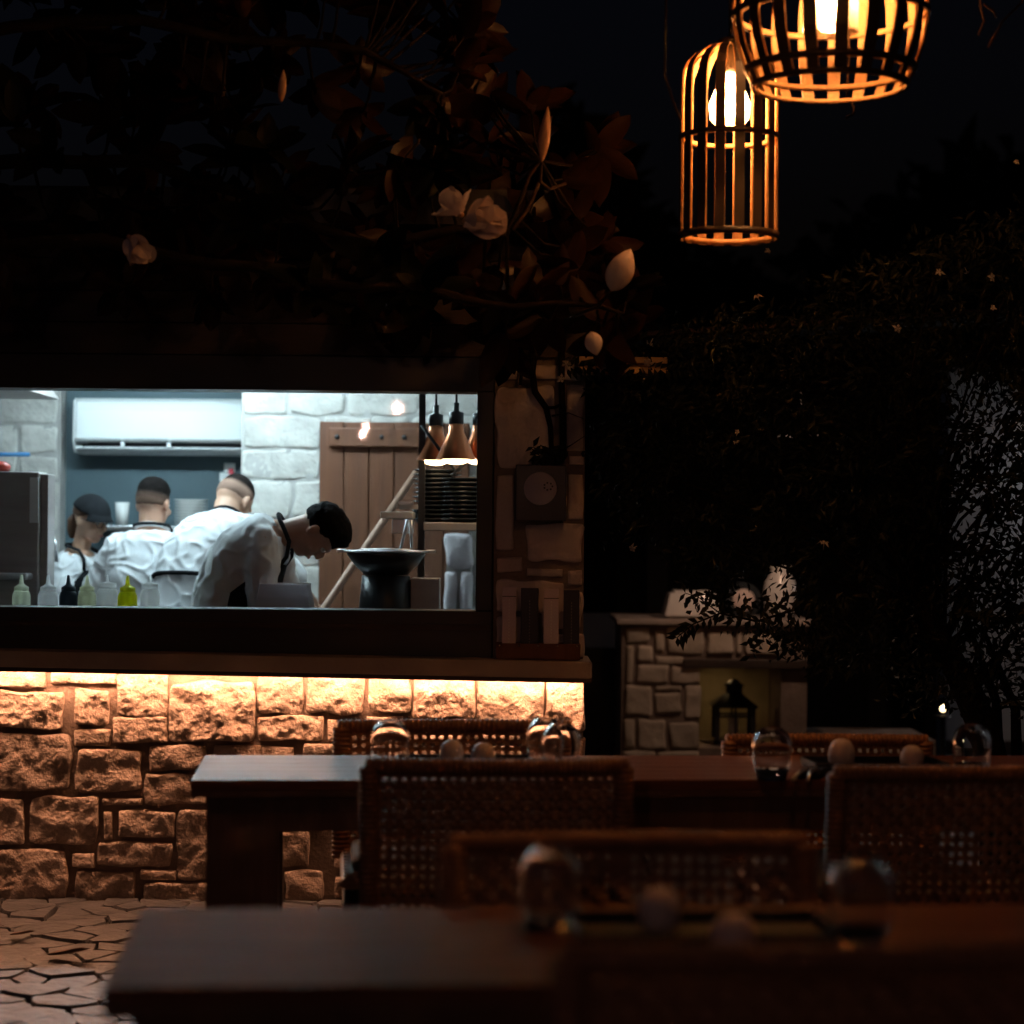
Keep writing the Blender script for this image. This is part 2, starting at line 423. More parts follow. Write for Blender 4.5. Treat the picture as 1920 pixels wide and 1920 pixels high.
hidden = [r for r in rows(622, 1094, 1372, 1692, (38, 62), (60, 130), 4)]
hidden += rows(395, 520, 1448, 1560, (40, 60), (60, 110), 4)+rows(440, 520, 1566, 1692, (45, 70), (40, 90), 4)+rows(395, 615, 1400+36, 1448, (40, 50), (70, 110), 4)[1:]
hidden += rows(520, 610, 1445, 1558, (40, 60), (50, 90), 4)
hidden += rows(-555, -56, 1262, 1694, (50, 90), (60, 140), 4)
def hits(r, L): return any(r[0] < q[2]-6 and q[0] < r[2]-6 and r[1] < q[3]-6 and q[1] < r[3]-6 for q in L)
hidden = [r for r in hidden if not hits(r, traced)]
traced = [(a-2, b-1.5, c+2, d+1.5) for a, b, c, d in traced]
stones([r for r in traced if r[1] < 1345], WF, lw, STONE, prot=.019, rough=.020, step=.006, edge=.011, n=12)
stones([r for r in traced if r[1] >= 1345], WF, lw, STONE, prot=.017, rough=.013, step=.007, edge=.012, hh=.75, n=12)
stones(hidden, WF, lw, STONE, prot=.017, rough=.013, step=.011, edge=.018)
# pillar beside the window
IZ_ = 2.56
zt = at(1000, 681, WF).z
pl = MB().box(at(926, 1000, WF).x, XR-.004, WF+.002, WF+.362, zl+.05, zt+.021).box(at(926, 1000, WF).x, XR-.008, WF+.121, WF+.361, zt+.0211, IZ_+.05).box(at(910, 1000, WF).x, at(930, 1000, WF).x, WF+.161, WF+.338, zl+.05, zt).build('pillar', PMORTAR, KB)
stones([(930, 684, 972, 714), (978, 684, 994, 714), (1000, 684, 1094, 712), (929, 724, 1040, 880), (1046, 730, 1052, 846), (1060, 722, 1095, 846), (1066, 854, 1095, 872),
        (929, 890, 966, 1032), (985, 980, 1093, 1054), (970, 890, 1060, 975), (1064, 888, 1094, 976), (929, 1044, 980, 1074), (986, 1066, 1056, 1082), (1064, 1068, 1094, 1100),
        (929, 1088, 1060, 1150), (929, 1156, 1010, 1232), (1014, 1106, 1094, 1180), (1014, 1186, 1094, 1232)], WF, pl, PILST, prot=.012, rough=.008, step=.009, n=14, edge=.009, hh=.65)
# ledge with the warm light strip under its lip
lx0, lx1 = XL-.1, at(1110, 1255, 8.2).x
zb, ztp = at(0, 1251, 8.2).z, at(0, 1219, 8.2).z
sl = -.011
mb = MB(); xs = at(0, 1250, 8.2).x
def zz(x, z): return z+sl*(x-xs)
mb.add([(lx0, 8.19, zz(lx0, zb)), (lx1, 8.19, zz(lx1, zb)), (lx1, 8.62, zz(lx1, zb)), (lx0, 8.62, zz(lx0, zb)),
        (lx0, 8.19, zz(lx0, ztp)), (lx1, 8.19, zz(lx1, ztp)), (lx1, 8.62, zz(lx1, ztp)), (lx0, 8.62, zz(lx0, ztp))],
       [(3, 2, 1, 0), (4, 5, 6, 7), (0, 1, 5, 4), (1, 2, 6, 5), (2, 3, 7, 6), (3, 0, 4, 7)])
ledge = mb.build('ledge', LEDGE, KB, bevel=.006)
mb = MB(); yl0, yl1 = 8.193, 8.206
mb.add([(x, y, zz(x, zb)-d) for x in (lx0, lx1-.002) for y in (yl0, yl1) for d in (-.012, .016)], [(0, 1, 5, 4), (3, 2, 6, 7), (1, 3, 7, 5), (0, 2, 3, 1), (4, 5, 7, 6), (2, 0, 4, 6)])
mb.build('drip_lip', DARKWOOD, ledge)
mb = MB(); e = lx1-.012
mb.tube([(lx0+.1, 8.288, zz(lx0+.1, zb)-.008), (e, 8.288, zz(e, zb)-.008)], .006, 8)
mb.build('light_strip', emit('warm_strip', (1, .465, .25), 180), ledge)
# window frame, pane
fx0, fx1 = at(-480, 1000, WF).x, at(925, 1000, WF).x
op_r, op_b, op_t = at(893, 1000, WF).x, at(450, 1141, WF).z, at(450, 731, WF).z
zfb = zz(0, ztp)-.02
mb = MB(); 
mb.box(fx0, fx1, WF-.03, WF+.16, zfb, op_b)
mb.box(fx0, fx1, WF-.02, WF+.16, op_t, zt+.02)
mb.box(op_r, fx1-.001, WF-.025, WF+.158, op_b, op_t)
mb.box(fx0+.001, fx0+.06, WF-.025, WF+.158, op_b, op_t)
wf = mb.build('window_frame', FRAME, KB, bevel=.004)
mb = MB().box(fx0+.02, fx1-.012, WF-.045, WF-.03, op_b-.075, op_b-.055); mb.build('frame_rail', DARKWOOD, wf)
MB().box(fx0+.05, op_r+.01, WF+.08, WF+.084, op_b-.01, op_t+.01).build('glass_pane', PANE, wf)
# dark boards above the window, roof
z0 = zt+.022
for k in range(4):
    MB().box(XL, XR-.005, WF-.018+.003*(k % 2), WF+.12, z0+k*.125, z0+k*.125+.121).build('cladding_board', DARKWOOD, KB)
MB().box(XL, at(926, 1000, WF).x-.002, WF+.1615, WF+.24, zt+.0, 2.608).build('wall_backing', DARKWOOD, KB)
MB().box(XL, at(926, 1000, WF).x-.002, WF+.1215, WF+.161, zt+.0225, 2.608).build('wall_backing', DARKWOOD, KB)
MB().box(fx0-.32, fx0-.002, WF-.012, WF+.2, zfb-.04, zt+.02).build('side_post', DARKWOOD, KB)
rf = MB().box(XL-.3, XR-.17, 7.98, 8.55, 2.64, 2.70).box(XL-.3, XR+.06, 8.551, 11.7, 2.64, 2.70).build('roof', FRAME, KB)
MB().box(XL-.32, XR-.16, 7.95, 7.975, 2.60, 2.73).build('eave_board', FRAME, rf)
b0, b1 = at(1084, 702, 8.3), at(1250, 672, 8.3)
mb = MB(); h = (b1.z-b0.z)
mb.box(b0.x, b1.x, 8.24, 8.34, b0.z, b0.z+h*.42); mb.box(b0.x, b1.x-.01, 8.26, 8.34, b0.z+h*.42, b0.z+h*.6); mb.box(b0.x, b1.x, 8.235, 8.34, b0.z+h*.6, b1.z)
mb.build('beam', mat('pale_beam', (.40, .26, .15), .6, col2=(.46, .31, .19), nscale=6, stretch=(1, 8, 8)), KB, bevel=.006)
# interior shell
IX0, IX1, IY1, IZ = XL+.02, .262, 11.3, 2.56
MB().box(IX0, IX1, WF+.25, IY1, -.04, -.004).build('kitchen_floor', mat('kitchen_tile', (.20, .19, .18), .4, col2=(.24, .23, .22), nscale=3), KB)
MB().box(IX0, XR-.01, WF+.13, IY1+.2, IZ, IZ+.05).build('ceiling', PLASTER, KB)
MB().box(IX0, IX1, IY1, IY1+.15, 0, IZ).build('back_wall', TEAL, KB)
MB().box(IX1, IX1+.012, WF+.363, IY1+.14, 0, IZ).build('side_wall', PLASTER, KB)
MB().box(IX1+.0125, XR-.006, WF+.363, IY1+.14, 0, 2.63).build('outer_wall', MORTAR, KB)
MB().box(IX0-.12, IX0, WF+.25, IY1+.14, 0, IZ).build('end_wall', PLASTER, KB)
for (x0, x1) in ((-330, 112), (451, 985)):
    wy = 11.16 if x0 < 0 else 10.6
    a, b = at(x0, 1000, wy).x, min(at(x1, 1000, wy).x, IX1-.002)
    iw = MB().box(a, b, wy, IY1-.002, 0, IZ-.002).build('inner_stone_wall', PALEMORTAR, KB)
    xe = x1 if x0 < 0 else 960+b/10.6*F-5
    stones(rows(x0+2, xe-2, 690, 1600, (70, 130), (70, 150), 1.2), wy, iw, PALE, prot=.004, rough=.008, step=.014, n=11, edge=.008, hh=.6)
# door leaf against the stone wall
dl, dr, dt = at(597, 1000, 10.5).x, at(597, 1000, 10.5).x+.74, at(690, 791, 10.5).z
dr_ = MB().box(dl, dr, 10.53, 10.56, .01, dt).build('kitchen_door', DOORWOOD, KB)
n = 6; w = (dr-dl)/n
for k in range(n): MB().box(dl+k*w+.003, dl+(k+1)*w-.003, 10.50, 10.528, .01, dt-.002*(k % 3)).build('plank', DOORWOOD, dr_, bevel=.004)
for (ya, yb) in ((803, 838), (1250, 1290)):
    MB().box(dl+.05, dr-.04, 10.465, 10.499, at(690, yb, 10.5).z, at(690, ya, 10.5).z).build('batten', DOORWOOD, dr_, bevel=.005)
mb = MB()
for k in range(6): mb.ell((dl+.09+k*.11, 10.462, at(690, 820, 10.5).z), (.012, .008, .012), n=10, m=6)
mb.build('bolt', BLACK, dr_)
# ceiling fluorescents
for (x, y) in ((-2.05, 9.85), (-1.2, 9.85)):
    fl = MB().box(x-.36, x+.36, y-.13, y+.13, IZ-.05, IZ-.002).build('ceiling_light', WHITEP, KB)
    MB().tube([(x-.45, y, IZ-.12), (x+.45, y, IZ-.12)], .018, 12).build('tube', emit('cool_light', (.66, .90, 1), 165), fl)
    for s_ in (-.46, .46): MB().box(x+s_-.012, x+s_+.012, y-.02, y+.02, IZ-.145, IZ-.002).build('tube_holder', WHITEP, fl)

# ------------------------------------------------------------------ garden shelter and the outdoor fireplace
SH = thing('garden_shelter', 'dark open timber shelter with a sloping eave behind the jasmine', 'shelter', (2.2, 12, 0))
e0, e1 = at(1130, 634, 11.0), at(1990, 577, 11.0)
mb = MB(); 
mb.add([(e0.x, 11.0, e0.z-.02), (e1.x, 11.0, e1.z-.02), (e1.x, 13.0, e1.z+.1), (e0.x, 13.0, e0.z+.1), (e0.x, 11.0, e0.z+.02), (e1.x, 11.0, e1.z+.02), (e1.x, 13.0, e1.z+.15), (e0.x, 13.0, e0.z+.15)],
       [(3, 2, 1, 0), (4, 5, 6, 7), (0, 1, 5, 4), (1, 2, 6, 5), (2, 3, 7, 6), (3, 0, 4, 7)])
mb.build('roof', SHADEBD, SH)
mb = MB(); mb.tube([(e0.x, 10.97, e0.z+.005), (e1.x, 10.97, e1.z+.005)], .011, 8); mb.build('eave_trim', mat('trim_metal', (.16, .10, .075), .5, metal=.2), SH)
for px, wd in ((1232, 40), (1645, 30)):
    p = at(px, 1000, 12.3); hw = wd/2/F*12.3
    MB().box(p.x-hw, p.x+hw, 12.25, 12.35, -.02, 2.5).build('post', SHADEBD, SH)
MB().box(e0.x-.05, 2.62, 13.1, 13.2, -.02, 2.6).build('rear_wall', SHADEBD, SH)
x0, x1 = at(1100, 1000, 12.6).x, at(1180, 1000, 12.6).x
MB().box(x0-.5, x1, 12.6, 12.65, -.02, at(1130, 1150, 12.6).z).build('blue_panel', BLUEP, SH)
FY = 11.5
FP = thing('outdoor_fireplace', 'low masonry fireplace with a slab top and a glowing niche', 'fireplace', (1.5, FY, 0))
fl_, frr = at(1168, 1000, FY).x, at(1760, 1000, FY).x
nl, nr_, ntop = at(1314, 1000, FY).x, at(1468, 1000, FY).x, at(1390, 1250, FY).z
ftop = at(1300, 1172, FY).z
mb = MB()
mb.box(fl_, nl, FY, FY+.75, -.02, ftop); mb.box(nr_, frr, FY+.03, FY+.75, -.02, .35); mb.box(nr_, nr_+.14, FY+.02, FY+.75, .35, ftop)
mb.box(nl, nr_, FY+.004, FY+.75, ntop, ftop); mb.box(nl, nr_, FY+.56, FY+.75, -.02, ntop); mb.box(nl, nr_, FY+.01, FY+.56, -.02, .30)
fw = mb.build('masonry', MORTAR, FP)
FPL = [(172, 413, 282, 482), (300, 428, 342, 522), (348, 413, 518, 532), (528, 428, 648, 532), (656, 428, 684, 532), (692, 428, 850, 532), (172, 490, 208, 658), (217, 492, 292, 567),
       (300, 540, 427, 576), (217, 578, 362, 658), (370, 586, 500, 662), (165, 670, 290, 802), (300, 668, 418, 690), (300, 700, 418, 792), (428, 668, 500, 812),
       (160, 812, 212, 945), (222, 818, 352, 948), (362, 828, 495, 945), (160, 955, 300, 1040), (310, 955, 495, 1040)]
stones(zoom3(1100, 1000, FPL, 2.341), FY, fw, mat('warm_limestone', (.40, .34, .27), .85, col2=(.47, .40, .33), nscale=7, bump=.4, bscale=60, rand=.12), prot=.014, rough=.008, step=.012, n=12, edge=.012, hh=.65)
stones(rows(1480, 1700, 1395, 1500, (45, 60), (60, 100), 3), FY+.03, fw, MATS['warm_limestone'], prot=.015, rough=.005, step=.018)
MB().box(fl_-.03, nr_+.18, FY-.05, FY+.77, ftop+.001, ftop+.03).build('slab_top', LEDGE, FP, bevel=.006)
MB().box(nl-.09, nr_+.14, FY-.03, FY+.5, ntop-.008, at(1390, 1236, FY).z).build('lintel', DARKWOOD, FP, bevel=.005)
MB().box(nl+.003, nr_-.003, FY+.545, FY+.556, .30, ntop-.01).build('niche_back', mat('ochre_plaster', (.42, .36, .22), .9, col2=(.50, .43, .27), nscale=9, bump=.3, bscale=40), FP)
nlx = (nl+nr_)/2
lamp = MB(); lamp.lathe([(.045, 0), (.045, .006), (.03, .010)], 16, (nlx-.10, FY+.30, ntop-.012)); nlm = lamp.build('niche_lamp', BLACK, FP)
MB().lathe([(1e-7, 0), (.036, 0)], 16, (nlx-.10, FY+.30, ntop-.013)).build('lamp_face', emit('niche_glow', (1, .62, .27), 30), nlm)
# lantern in the niche
lp = at(1375, 1392, FY+.25); LS = FY+.25
LN = thing('lantern', 'dark metal lantern with a roofed top standing in the glowing niche', 'lantern', (lp.x, LS, .30))
s = .098; zb_, zt_ = .30, at(1375, 1325, LS).z
mb = MB(); mb.box(lp.x-s, lp.x+s, LS-s, LS+s, zb_, zb_+.03)
for sx in (-1, 1):
    for sy in (-1, 1): mb.box(lp.x+sx*s-.012, lp.x+sx*s+.012, LS+sy*s-.012, LS+sy*s+.012, zb_+.03, zt_)
for sy in (-1, 1):
    mb.box(lp.x-.006, lp.x+.006, LS+sy*s-.006, LS+sy*s+.006, zb_+.03, zt_); mb.box(lp.x-s, lp.x+s, LS+sy*s-.005, LS+sy*s+.005, (zb_+zt_)/2+.05, (zb_+zt_)/2+.062)
mb.build('cage', BLACK, LN)
mb = MB(); q = s*math.sqrt(2)
mb.lathe([(q*1.22, zt_), (q*1.22, zt_+.012), (q*.42, zt_+.075), (q*.42, zt_+.115), (q*.55, zt_+.118), (.02, zt_+.15), (1e-6, zt_+.152)], 4, (lp.x, LS, 0), Matrix.Rotation(R(45), 3, 'Z'))
mb.build('roof', BLACK, LN)
mb = MB(); mb.lathe([(.028, zb_+.03), (.028, zb_+.15), (.001, zb_+.152)], 12, (lp.x, LS, 0)); mb.build('candle', WCERAMIC, LN)
# things on the slab top
zs = ftop+.031
p = at(1295, 1160, 11.75)
B = thing('serving_box', 'pale tapered box on the slab top of the fireplace', 'box', (p.x, 11.75, zs))
mb = MB(); mb.lathe([(.12*1.41, 0), (.155*1.41, .012), (.125*1.41, .135), (.118*1.41, .137)], 4, (p.x, 11.75, zs), Matrix.Rotation(R(45), 3, 'Z')); mb.build('body', WCERAMIC, B, bevel=.008)
MB().box(p.x-.10, p.x+.10, 11.65, 11.85, zs+.1375, zs+.15).build('lid', WCERAMIC, B, bevel=.004)
p = at(1395, 1160, 11.7)
B = thing('round_platter', 'round dark platter with a pale centre propped on the fireplace top', 'platter', (p.x, 11.74, zs))
Rm = Matrix.Rotation(R(80), 3, 'X')
MB().lathe([(.07, -.006), (.098, .0), (.10, .008), (.075, .004), (.07, .012), (.001, .012)], 28, (p.x, 11.74, zs+.098), Rm).build('rim', CERAMIC, B)
MB().lathe([(.062, .013), (.06, .018), (.001, .02)], 24, (p.x, 11.74, zs+.098), Rm).build('centre', PEBBLE, B)
p = at(1462, 1160, 11.8)
V = MB().lathe([(.06, 0), (.085, .04), (.095, .13), (.085, .20), (.055, .25), (.05, .27), (.062, .29), (.054, .288), (.044, .26), (.001, .05)], 24, (0, 0, 0)).build('vase', WCERAMIC)
V.location = (p.x, 11.8, zs); tag(V, 'tall pale vase on the fireplace top behind jasmine leaves', 'vase')
# white house far behind on the right
WH = thing('white_house', 'pale plastered house wall showing through the jasmine', 'house', (4.6, 14.5, 0))
xa = at(1778, 1000, 14.2).x
MB().box(xa, 8.5, 14.2, 17, -.02, 2.55).build('wall', PLASTER, WH)
MB().box(xa-.15, 8.7, 13.9, 17.2, 2.555, 2.68).build('roof', DARKWOOD, WH)
MB().box(xa-.01, 8.4, 14.15, 14.195, -.02, .10).build('plinth', DARKWOOD, WH)
# wall lamps on the house outside the frame, lighting its wall
for k, x in enumerate((4.15, 5.4)):
    wl = MB().box(x-.05, x+.05, 14.11, 14.195, 1.95, 2.1).box(x-.16, x+.16, 13.86, 14.194, 2.001, 2.012).box(x-.16, x+.16, 13.85, 13.862, 1.90, 2.012).build('wall_lamp', BLACK, WH)
    mb = MB(); mb.ell((x, 14.04, 1.92), (.05, .045, .06), n=14, m=8); mb.build('lamp_globe', emit('porch_light', (.95, .95, 1), 130), wl)
# small light low behind the trunk
p = at(1768, 1328, 11.9)
T = thing('table_light', 'small glowing candle light low behind the jasmine trunk', 'candle light', (p.x, 11.9, -.02))
MB().lathe([(.10, -.02), (.10, 0), (.018, .015), (.018, p.z-.05), (.05, p.z-.045), (.05, p.z-.04), (.001, p.z-.04)], 16, (p.x, 11.9, 0)).build('stand', BLACK, T)
mb = MB(); mb.ell((p.x, 11.9, p.z), (.016, .016, .02), n=14, m=8); mb.build('flame_globe', emit('small_glow', (1, .72, .38), 7), T)
# pendant under the shelter roof, hidden by the jasmine
p = Vector((1.45, 10.7, 1.98))
T = thing('shelter_lamp', 'shaded lamp under the shelter roof lighting the fireplace', 'lamp', tuple(p))
MB().lathe([(.12, -.03), (.125, -.032), (.05, .11), (.02, .13), (.012, .125), (.115, -.02)], 20, p, close=True).build('shade', BLACK, T)
mb = MB(); mb.tube([(p.x, p.y, p.z+.125), (p.x, 11.02, 2.52)], .006, 6); mb.build('cord', BLACK, T)
mb = MB(); mb.ell((p.x, p.y, p.z+.02), (.035, .035, .04), n=12, m=8); mb.build('bulb', emit('shelter_bulb', (1, .62, .42), 420), T)

# ------------------------------------------------------------------ people
def dd(a): return Vector((0, math.sin(a), math.cos(a)))
def capsule(mb, a, b, ra, rb, n=14):
    a, b = Vector(a), Vector(b)
    mb.tube([a, (a*2+b)/3, (a+b*2)/3, b], [ra, ra*.66+rb*.34, ra*.34+rb*.66, rb], n)
    mb.ell(a, (ra*.99,)*3, n=12, m=8); mb.ell(b, (rb*.99,)*3, n=12, m=8)
def loft(mb, rings, n=28, p=2.4):
    vs, fs = [], []
    for (c, ax, ay, a, b) in rings:
        for k in range(n):
            t = 2*math.pi*k/n; x, y = math.cos(t), math.sin(t)
            r = (abs(x)**p+abs(y)**p)**(-1/p)
            vs.append(c+ax*(x*r*a)+ay*(y*r*b))
    m = len(rings)
    for i in range(m-1):
        for k in range(n): fs.append((i*n+k, i*n+(k+1) % n, (i+1)*n+(k+1) % n, (i+1)*n+k))
    fs += [tuple(range(n))[::-1], tuple(range((m-1)*n, m*n))]
    mb.add(vs, fs, True)
PSEED = [0]
def hair_mat(name, thin):
    m = mat(name, (.007, .006, .006), .85, spec=.04, bump=.5, bscale=220)
    n, l = m.node_tree.nodes, m.node_tree.links
    a = n.new('ShaderNodeVertexColor'); a.layer_name = 'fade'; nz = n.new('ShaderNodeTexNoise'); nz.inputs['Scale'].default_value = 260
    ad = n.new('ShaderNodeMath'); ad.operation = 'MULTIPLY_ADD'; ad.inputs[1].default_value = .5; ad.inputs[2].default_value = -.25; l.new(nz.outputs[0], ad.inputs[0])
    sm_ = n.new('ShaderNodeMath'); sm_.use_clamp = True; l.new(a.outputs[0], sm_.inputs[0]); l.new(ad.outputs[0], sm_.inputs[1])
    mx = n.new('ShaderNodeMix'); mx.data_type = 'RGBA'; mx.inputs[6].default_value = (*thin, 1); mx.inputs[7].default_value = (.007, .006, .006, 1)
    l.new(sm_.outputs[0], mx.inputs[0]); l.new(mx.outputs[2], n['Principled BSDF'].inputs['Base Color']); return m
def person(label, X, Y, yaw, a0, a1, a2, neck, hy, hp, arms, s=1., nlen=.175, skin=SKIN, hair='short', cap=False, glasses=False, apron=True, collar=False,
           sleeve=.85, loose=1., female=False, tie=False, roll=0.):
    PSEED[0] += 1
    root = thing('person', label, 'person', (X, Y, -.004), yaw); root.scale = (s, s, s)
    a0, a1, a2, neck = map(R, (a0, a1, a2, neck))
    hip = Vector((0, 0, .93)); waist = hip+dd(a0)*.22; chest = waist+dd(a1)*.19; nb = chest+dd(a2)*.145
    ax = Vector((1, 0, 0)); ay = lambda a: Vector((0, math.cos(a), -math.sin(a)))
    ax2 = Vector((math.cos(roll), 0, math.sin(roll)))
    fw = .9 if female else 1
    T = [(hip-dd(a0)*.06, ax, ay(a0), .165, .115), (hip+dd(a0)*.04, ax, ay(a0), .165, .112), (waist, ax, ay(a0), .140*fw, .10), (waist+dd(a1)*.1, ax, ay(a1), .155*fw, .108),
         (chest, ax2, ay(a1), .172*fw, .112), (chest+dd(a2)*.06, ax2, ay(a2), .172*fw, .098), (chest+dd(a2)*.105, ax2, ay(a2), .125*fw, .08), (nb, ax2, ay(a2), .066, .062)]
    body = MB(); loft(body, T)
    r = Vector((math.cos(R(hy)), -math.sin(R(hy)), 0)); f = Vector((math.sin(R(hy))*math.cos(R(hp)), math.cos(R(hy))*math.cos(R(hp)), -math.sin(R(hp)))); u = r.cross(f)
    HM = Matrix((r, f, u)).transposed()
    hc = nb+dd(neck)*nlen
    hp_ = lambda x, y, z: hc+r*x+f*y+u*z
    capsule(body, nb-dd(a2)*.05, hp_(0, -.025, -.03), .062 if not female else .05, .057 if not female else .047)
    E = lambda c, rr, M=None: body.ell(hp_(*c), rr, HM @ M if M else HM, n=18, m=12)
    E((0, -.012, .025), (.076, .095, .09)); E((0, .026, -.03), (.061, .064, .078)); E((0, .054, -.088), (.034, .030, .026)); E((0, .02, -.07), (.056, .05, .04))
    E((0, .094, -.016), (.011, .016, .024), Matrix.Rotation(R(-20), 3, 'X')); E((0, .100, -.028), (.015, .014, .010)); E((0, .08, .024), (.048, .014, .011))
    for k in (-1, 1): E((k*.077, -.008, -.010), (.011, .020, .033), Matrix.Rotation(R(k*14), 3, 'Z')); E((k*.042, .066, -.03), (.02, .018, .018))
    E((0, .088, -.062), (.022, .009, .010))
    shirt = MB()
    m = .020*loose
    S = [(c, x, y, a+m*(1.5 if i in (1, 2, 3) else 1), b+m*(1.6 if i in (1, 2, 3) else .9)) for i, (c, x, y, a, b) in enumerate(T[:-1])]
    S.append((nb-dd(a2)*.018, ax2, ay(a2), .080, .074))
    loft(shirt, S)
    for k, (eo, wo) in zip((1, -1), arms):
        sh = chest+dd(a2)*.062+ax2*(k*.172*fw); el = sh+Vector(eo).normalized()*.285; wr = el+Vector(wo).normalized()*.245
        capsule(body, sh, el, .052*fw, .042*fw); capsule(body, el, wr, .044*fw, .030*fw)
        d = (wr-el).normalized(); side = d.cross(Vector((0, 0, 1)))
        side = side.normalized() if side.length > .2 else Vector((0, 1, 0)); nn = side.cross(d).normalized()
        pm = wr+d*.055
        PM = Matrix((side, d, nn)).transposed()
        body.ell(pm, (.040, .050, .016), PM, n=14, m=10)
        for q in range(4):
            b = wr+d*.092+side*((q-1.5)*.020); L = (.068, .078, .074, .058)[q]
            pts = [b-d*.02, b+d*L*.45-nn*.008, b+d*L*.75-nn*.026, b+d*L*.88-nn*.046]
            body.tube(pts, [.0105, .0098, .009, .008], 8); body.ell(pts[-1], (.008,)*3, n=8, m=6)
        ts = -k*side
        pts = [wr+d*.03+ts*.028, wr+d*.058+ts*.055-nn*.01, wr+d*.088+ts*.062-nn*.022]
        body.tube(pts, [.013, .011, .009], 8); body.ell(pts[-1], (.009,)*3, n=8, m=6)
        capsule(shirt, sh-ax2*(k*.015), sh+(el-sh)*.35, .070*fw, .068*fw+.004*loose)
        if sleeve <= 1: capsule(shirt, sh+(el-sh)*.3, sh+(el-sh)*sleeve, .066*fw, .064*fw+.006*loose)
        else:
            capsule(shirt, sh+(el-sh)*.3, el, .066*fw, .060*fw); capsule(shirt, el, el+(wr-el)*(sleeve-1), .060*fw, .054*fw)
    tr = MB()
    for k in (-1, 1):
        h0 = hip+Vector((k*.088, 0, -.02)); kn = Vector((k*.10, .02, .50)); an = Vector((k*.105, -.01, .085))
        capsule(body, h0, kn, .078, .053); capsule(body, kn, an, .053, .036); body.ell(an+Vector((0, .07, -.045)), (.042, .125, .038), n=14, m=8)
        capsule(tr, h0, kn, .092, .068); capsule(tr, kn, an+Vector((0, 0, -.02)), .068, .056)
    loft(tr, [(hip-Vector((0, 0, .10)), ax, ay(0), .15, .11), (hip+Vector((0, 0, .0)), ax, ay(0), .172, .122), (hip+dd(a0)*.09, ax, ay(a0), .165, .118)])
    link_mesh('body', fuse(body, .0065, 3), skin, root)
    link_mesh('shirt', fuse(shirt, .009, 4, wob=.006, wscale=8, seed=PSEED[0], folds=.009), SHIRT, root)
    link_mesh('trousers', fuse(tr, .014, 3, wob=.004, seed=PSEED[0]+5), TROUSER, root)
    # head details
    for k in (-1, 1):
        e = MB(); e.ell(hp_(k*.031, .0785, .004), (.0125, .011, .0095), HM, n=12, m=8); eo = e.build('eye', EYEW, root, local=True)
        e = MB(); e.ell(hp_(k*.031, .087, .003), (.005, .004, .005), HM, n=10, m=6); e.build('iris', IRIS, eo, local=True)
    lp = MB(); lp.ell(hp_(0, .0955, -.062), (.020, .005, .0065), HM, n=12, m=8); lp.build('lips', LIP, root, local=True)
    def shell(fn, name, m, parent=root, n=48, mm=36, wob=.0, fade=None):
        b = MB(); vs, fs = [], []
        for i in range(mm+1):
            ph = math.pi*i/mm
            for k in range(n):
                t = 2*math.pi*k/n; d = Vector((math.sin(ph)*math.cos(t), math.sin(ph)*math.sin(t), math.cos(ph)))
                q = fn(d)+(wob*noise.noise(d*7+Vector((PSEED[0], 0, 0))) if wob else 0)
                vs.append(hp_(d.x*(.076+q), -.012+d.y*(.095+q), .025+d.z*(.09+q)))
        for i in range(mm):
            for k in range(n): fs.append((i*n+k, (i+1)*n+k, (i+1)*n+(k+1) % n, i*n+(k+1) % n))
        b.add(vs, fs, True); o = b.build(name, m, parent, local=True)
        if fade:
            at_ = o.data.color_attributes.new('fade', 'FLOAT_COLOR', 'POINT'); cols = []
            for i in range(mm+1):
                for k in range(n):
                    ph, t = math.pi*i/mm, 2*math.pi*k/n; q = max(0, min(1, fade(Vector((math.sin(ph)*math.cos(t), math.sin(ph)*math.sin(t), math.cos(ph)))))); cols += [q, q, q, 1]
            at_.data.foreach_set('color', cols)
        return o
    sm = lambda x: max(0, min(1, x))
    if hair == 'fade':
        shell(lambda d: -.010+.0125*sm((d.z+.62-.70*max(0, d.y))*3.5)*sm((.5-d.y+d.z*.6)*4)+.016*sm((d.z-.25+.1*d.y)*1.8), 'hair', hair_mat('dark_hair_fade', (.13, .08, .06)), wob=.003, fade=lambda d: (d.z+.22+.12*d.y)*2.2)
    elif hair == 'bald_fade':
        shell(lambda d: -.010+.0118*sm((d.z+.58-.70*max(0, d.y))*3.5)*sm((.5-d.y+d.z*.6)*4)+.012*sm((d.z-.45)*2), 'hair', hair_mat('dark_hair_skin_fade', (.27, .17, .13)), wob=.001, fade=lambda d: (d.z-.18-.10*d.y)*4)
    elif hair == 'short':
        shell(lambda d: -.012+.0175*sm((d.z+.68-1.15*max(0, d.y)-.1*d.y)*3.5)+.022*sm((d.y*.75+d.z*.75-.55)*1.7)*sm((d.z+.05)*4)+.008*sm(d.z*2), 'hair', HAIRD, wob=.008)
    elif hair == 'tied':
        ho = shell(lambda d: -.014+.026*sm((d.z+.35-.8*max(0, d.y))*4), 'hair', HAIRB, wob=.003)
        b = MB(); pts = [hp_(0, -.10, -.02), hp_(0, -.118, -.05), hp_(0, -.11, -.10), hp_(0, -.10, -.14)]
        b.tube(pts, [.030, .036, .030, .012], 12); b.build('ponytail', HAIRB, ho, local=True)
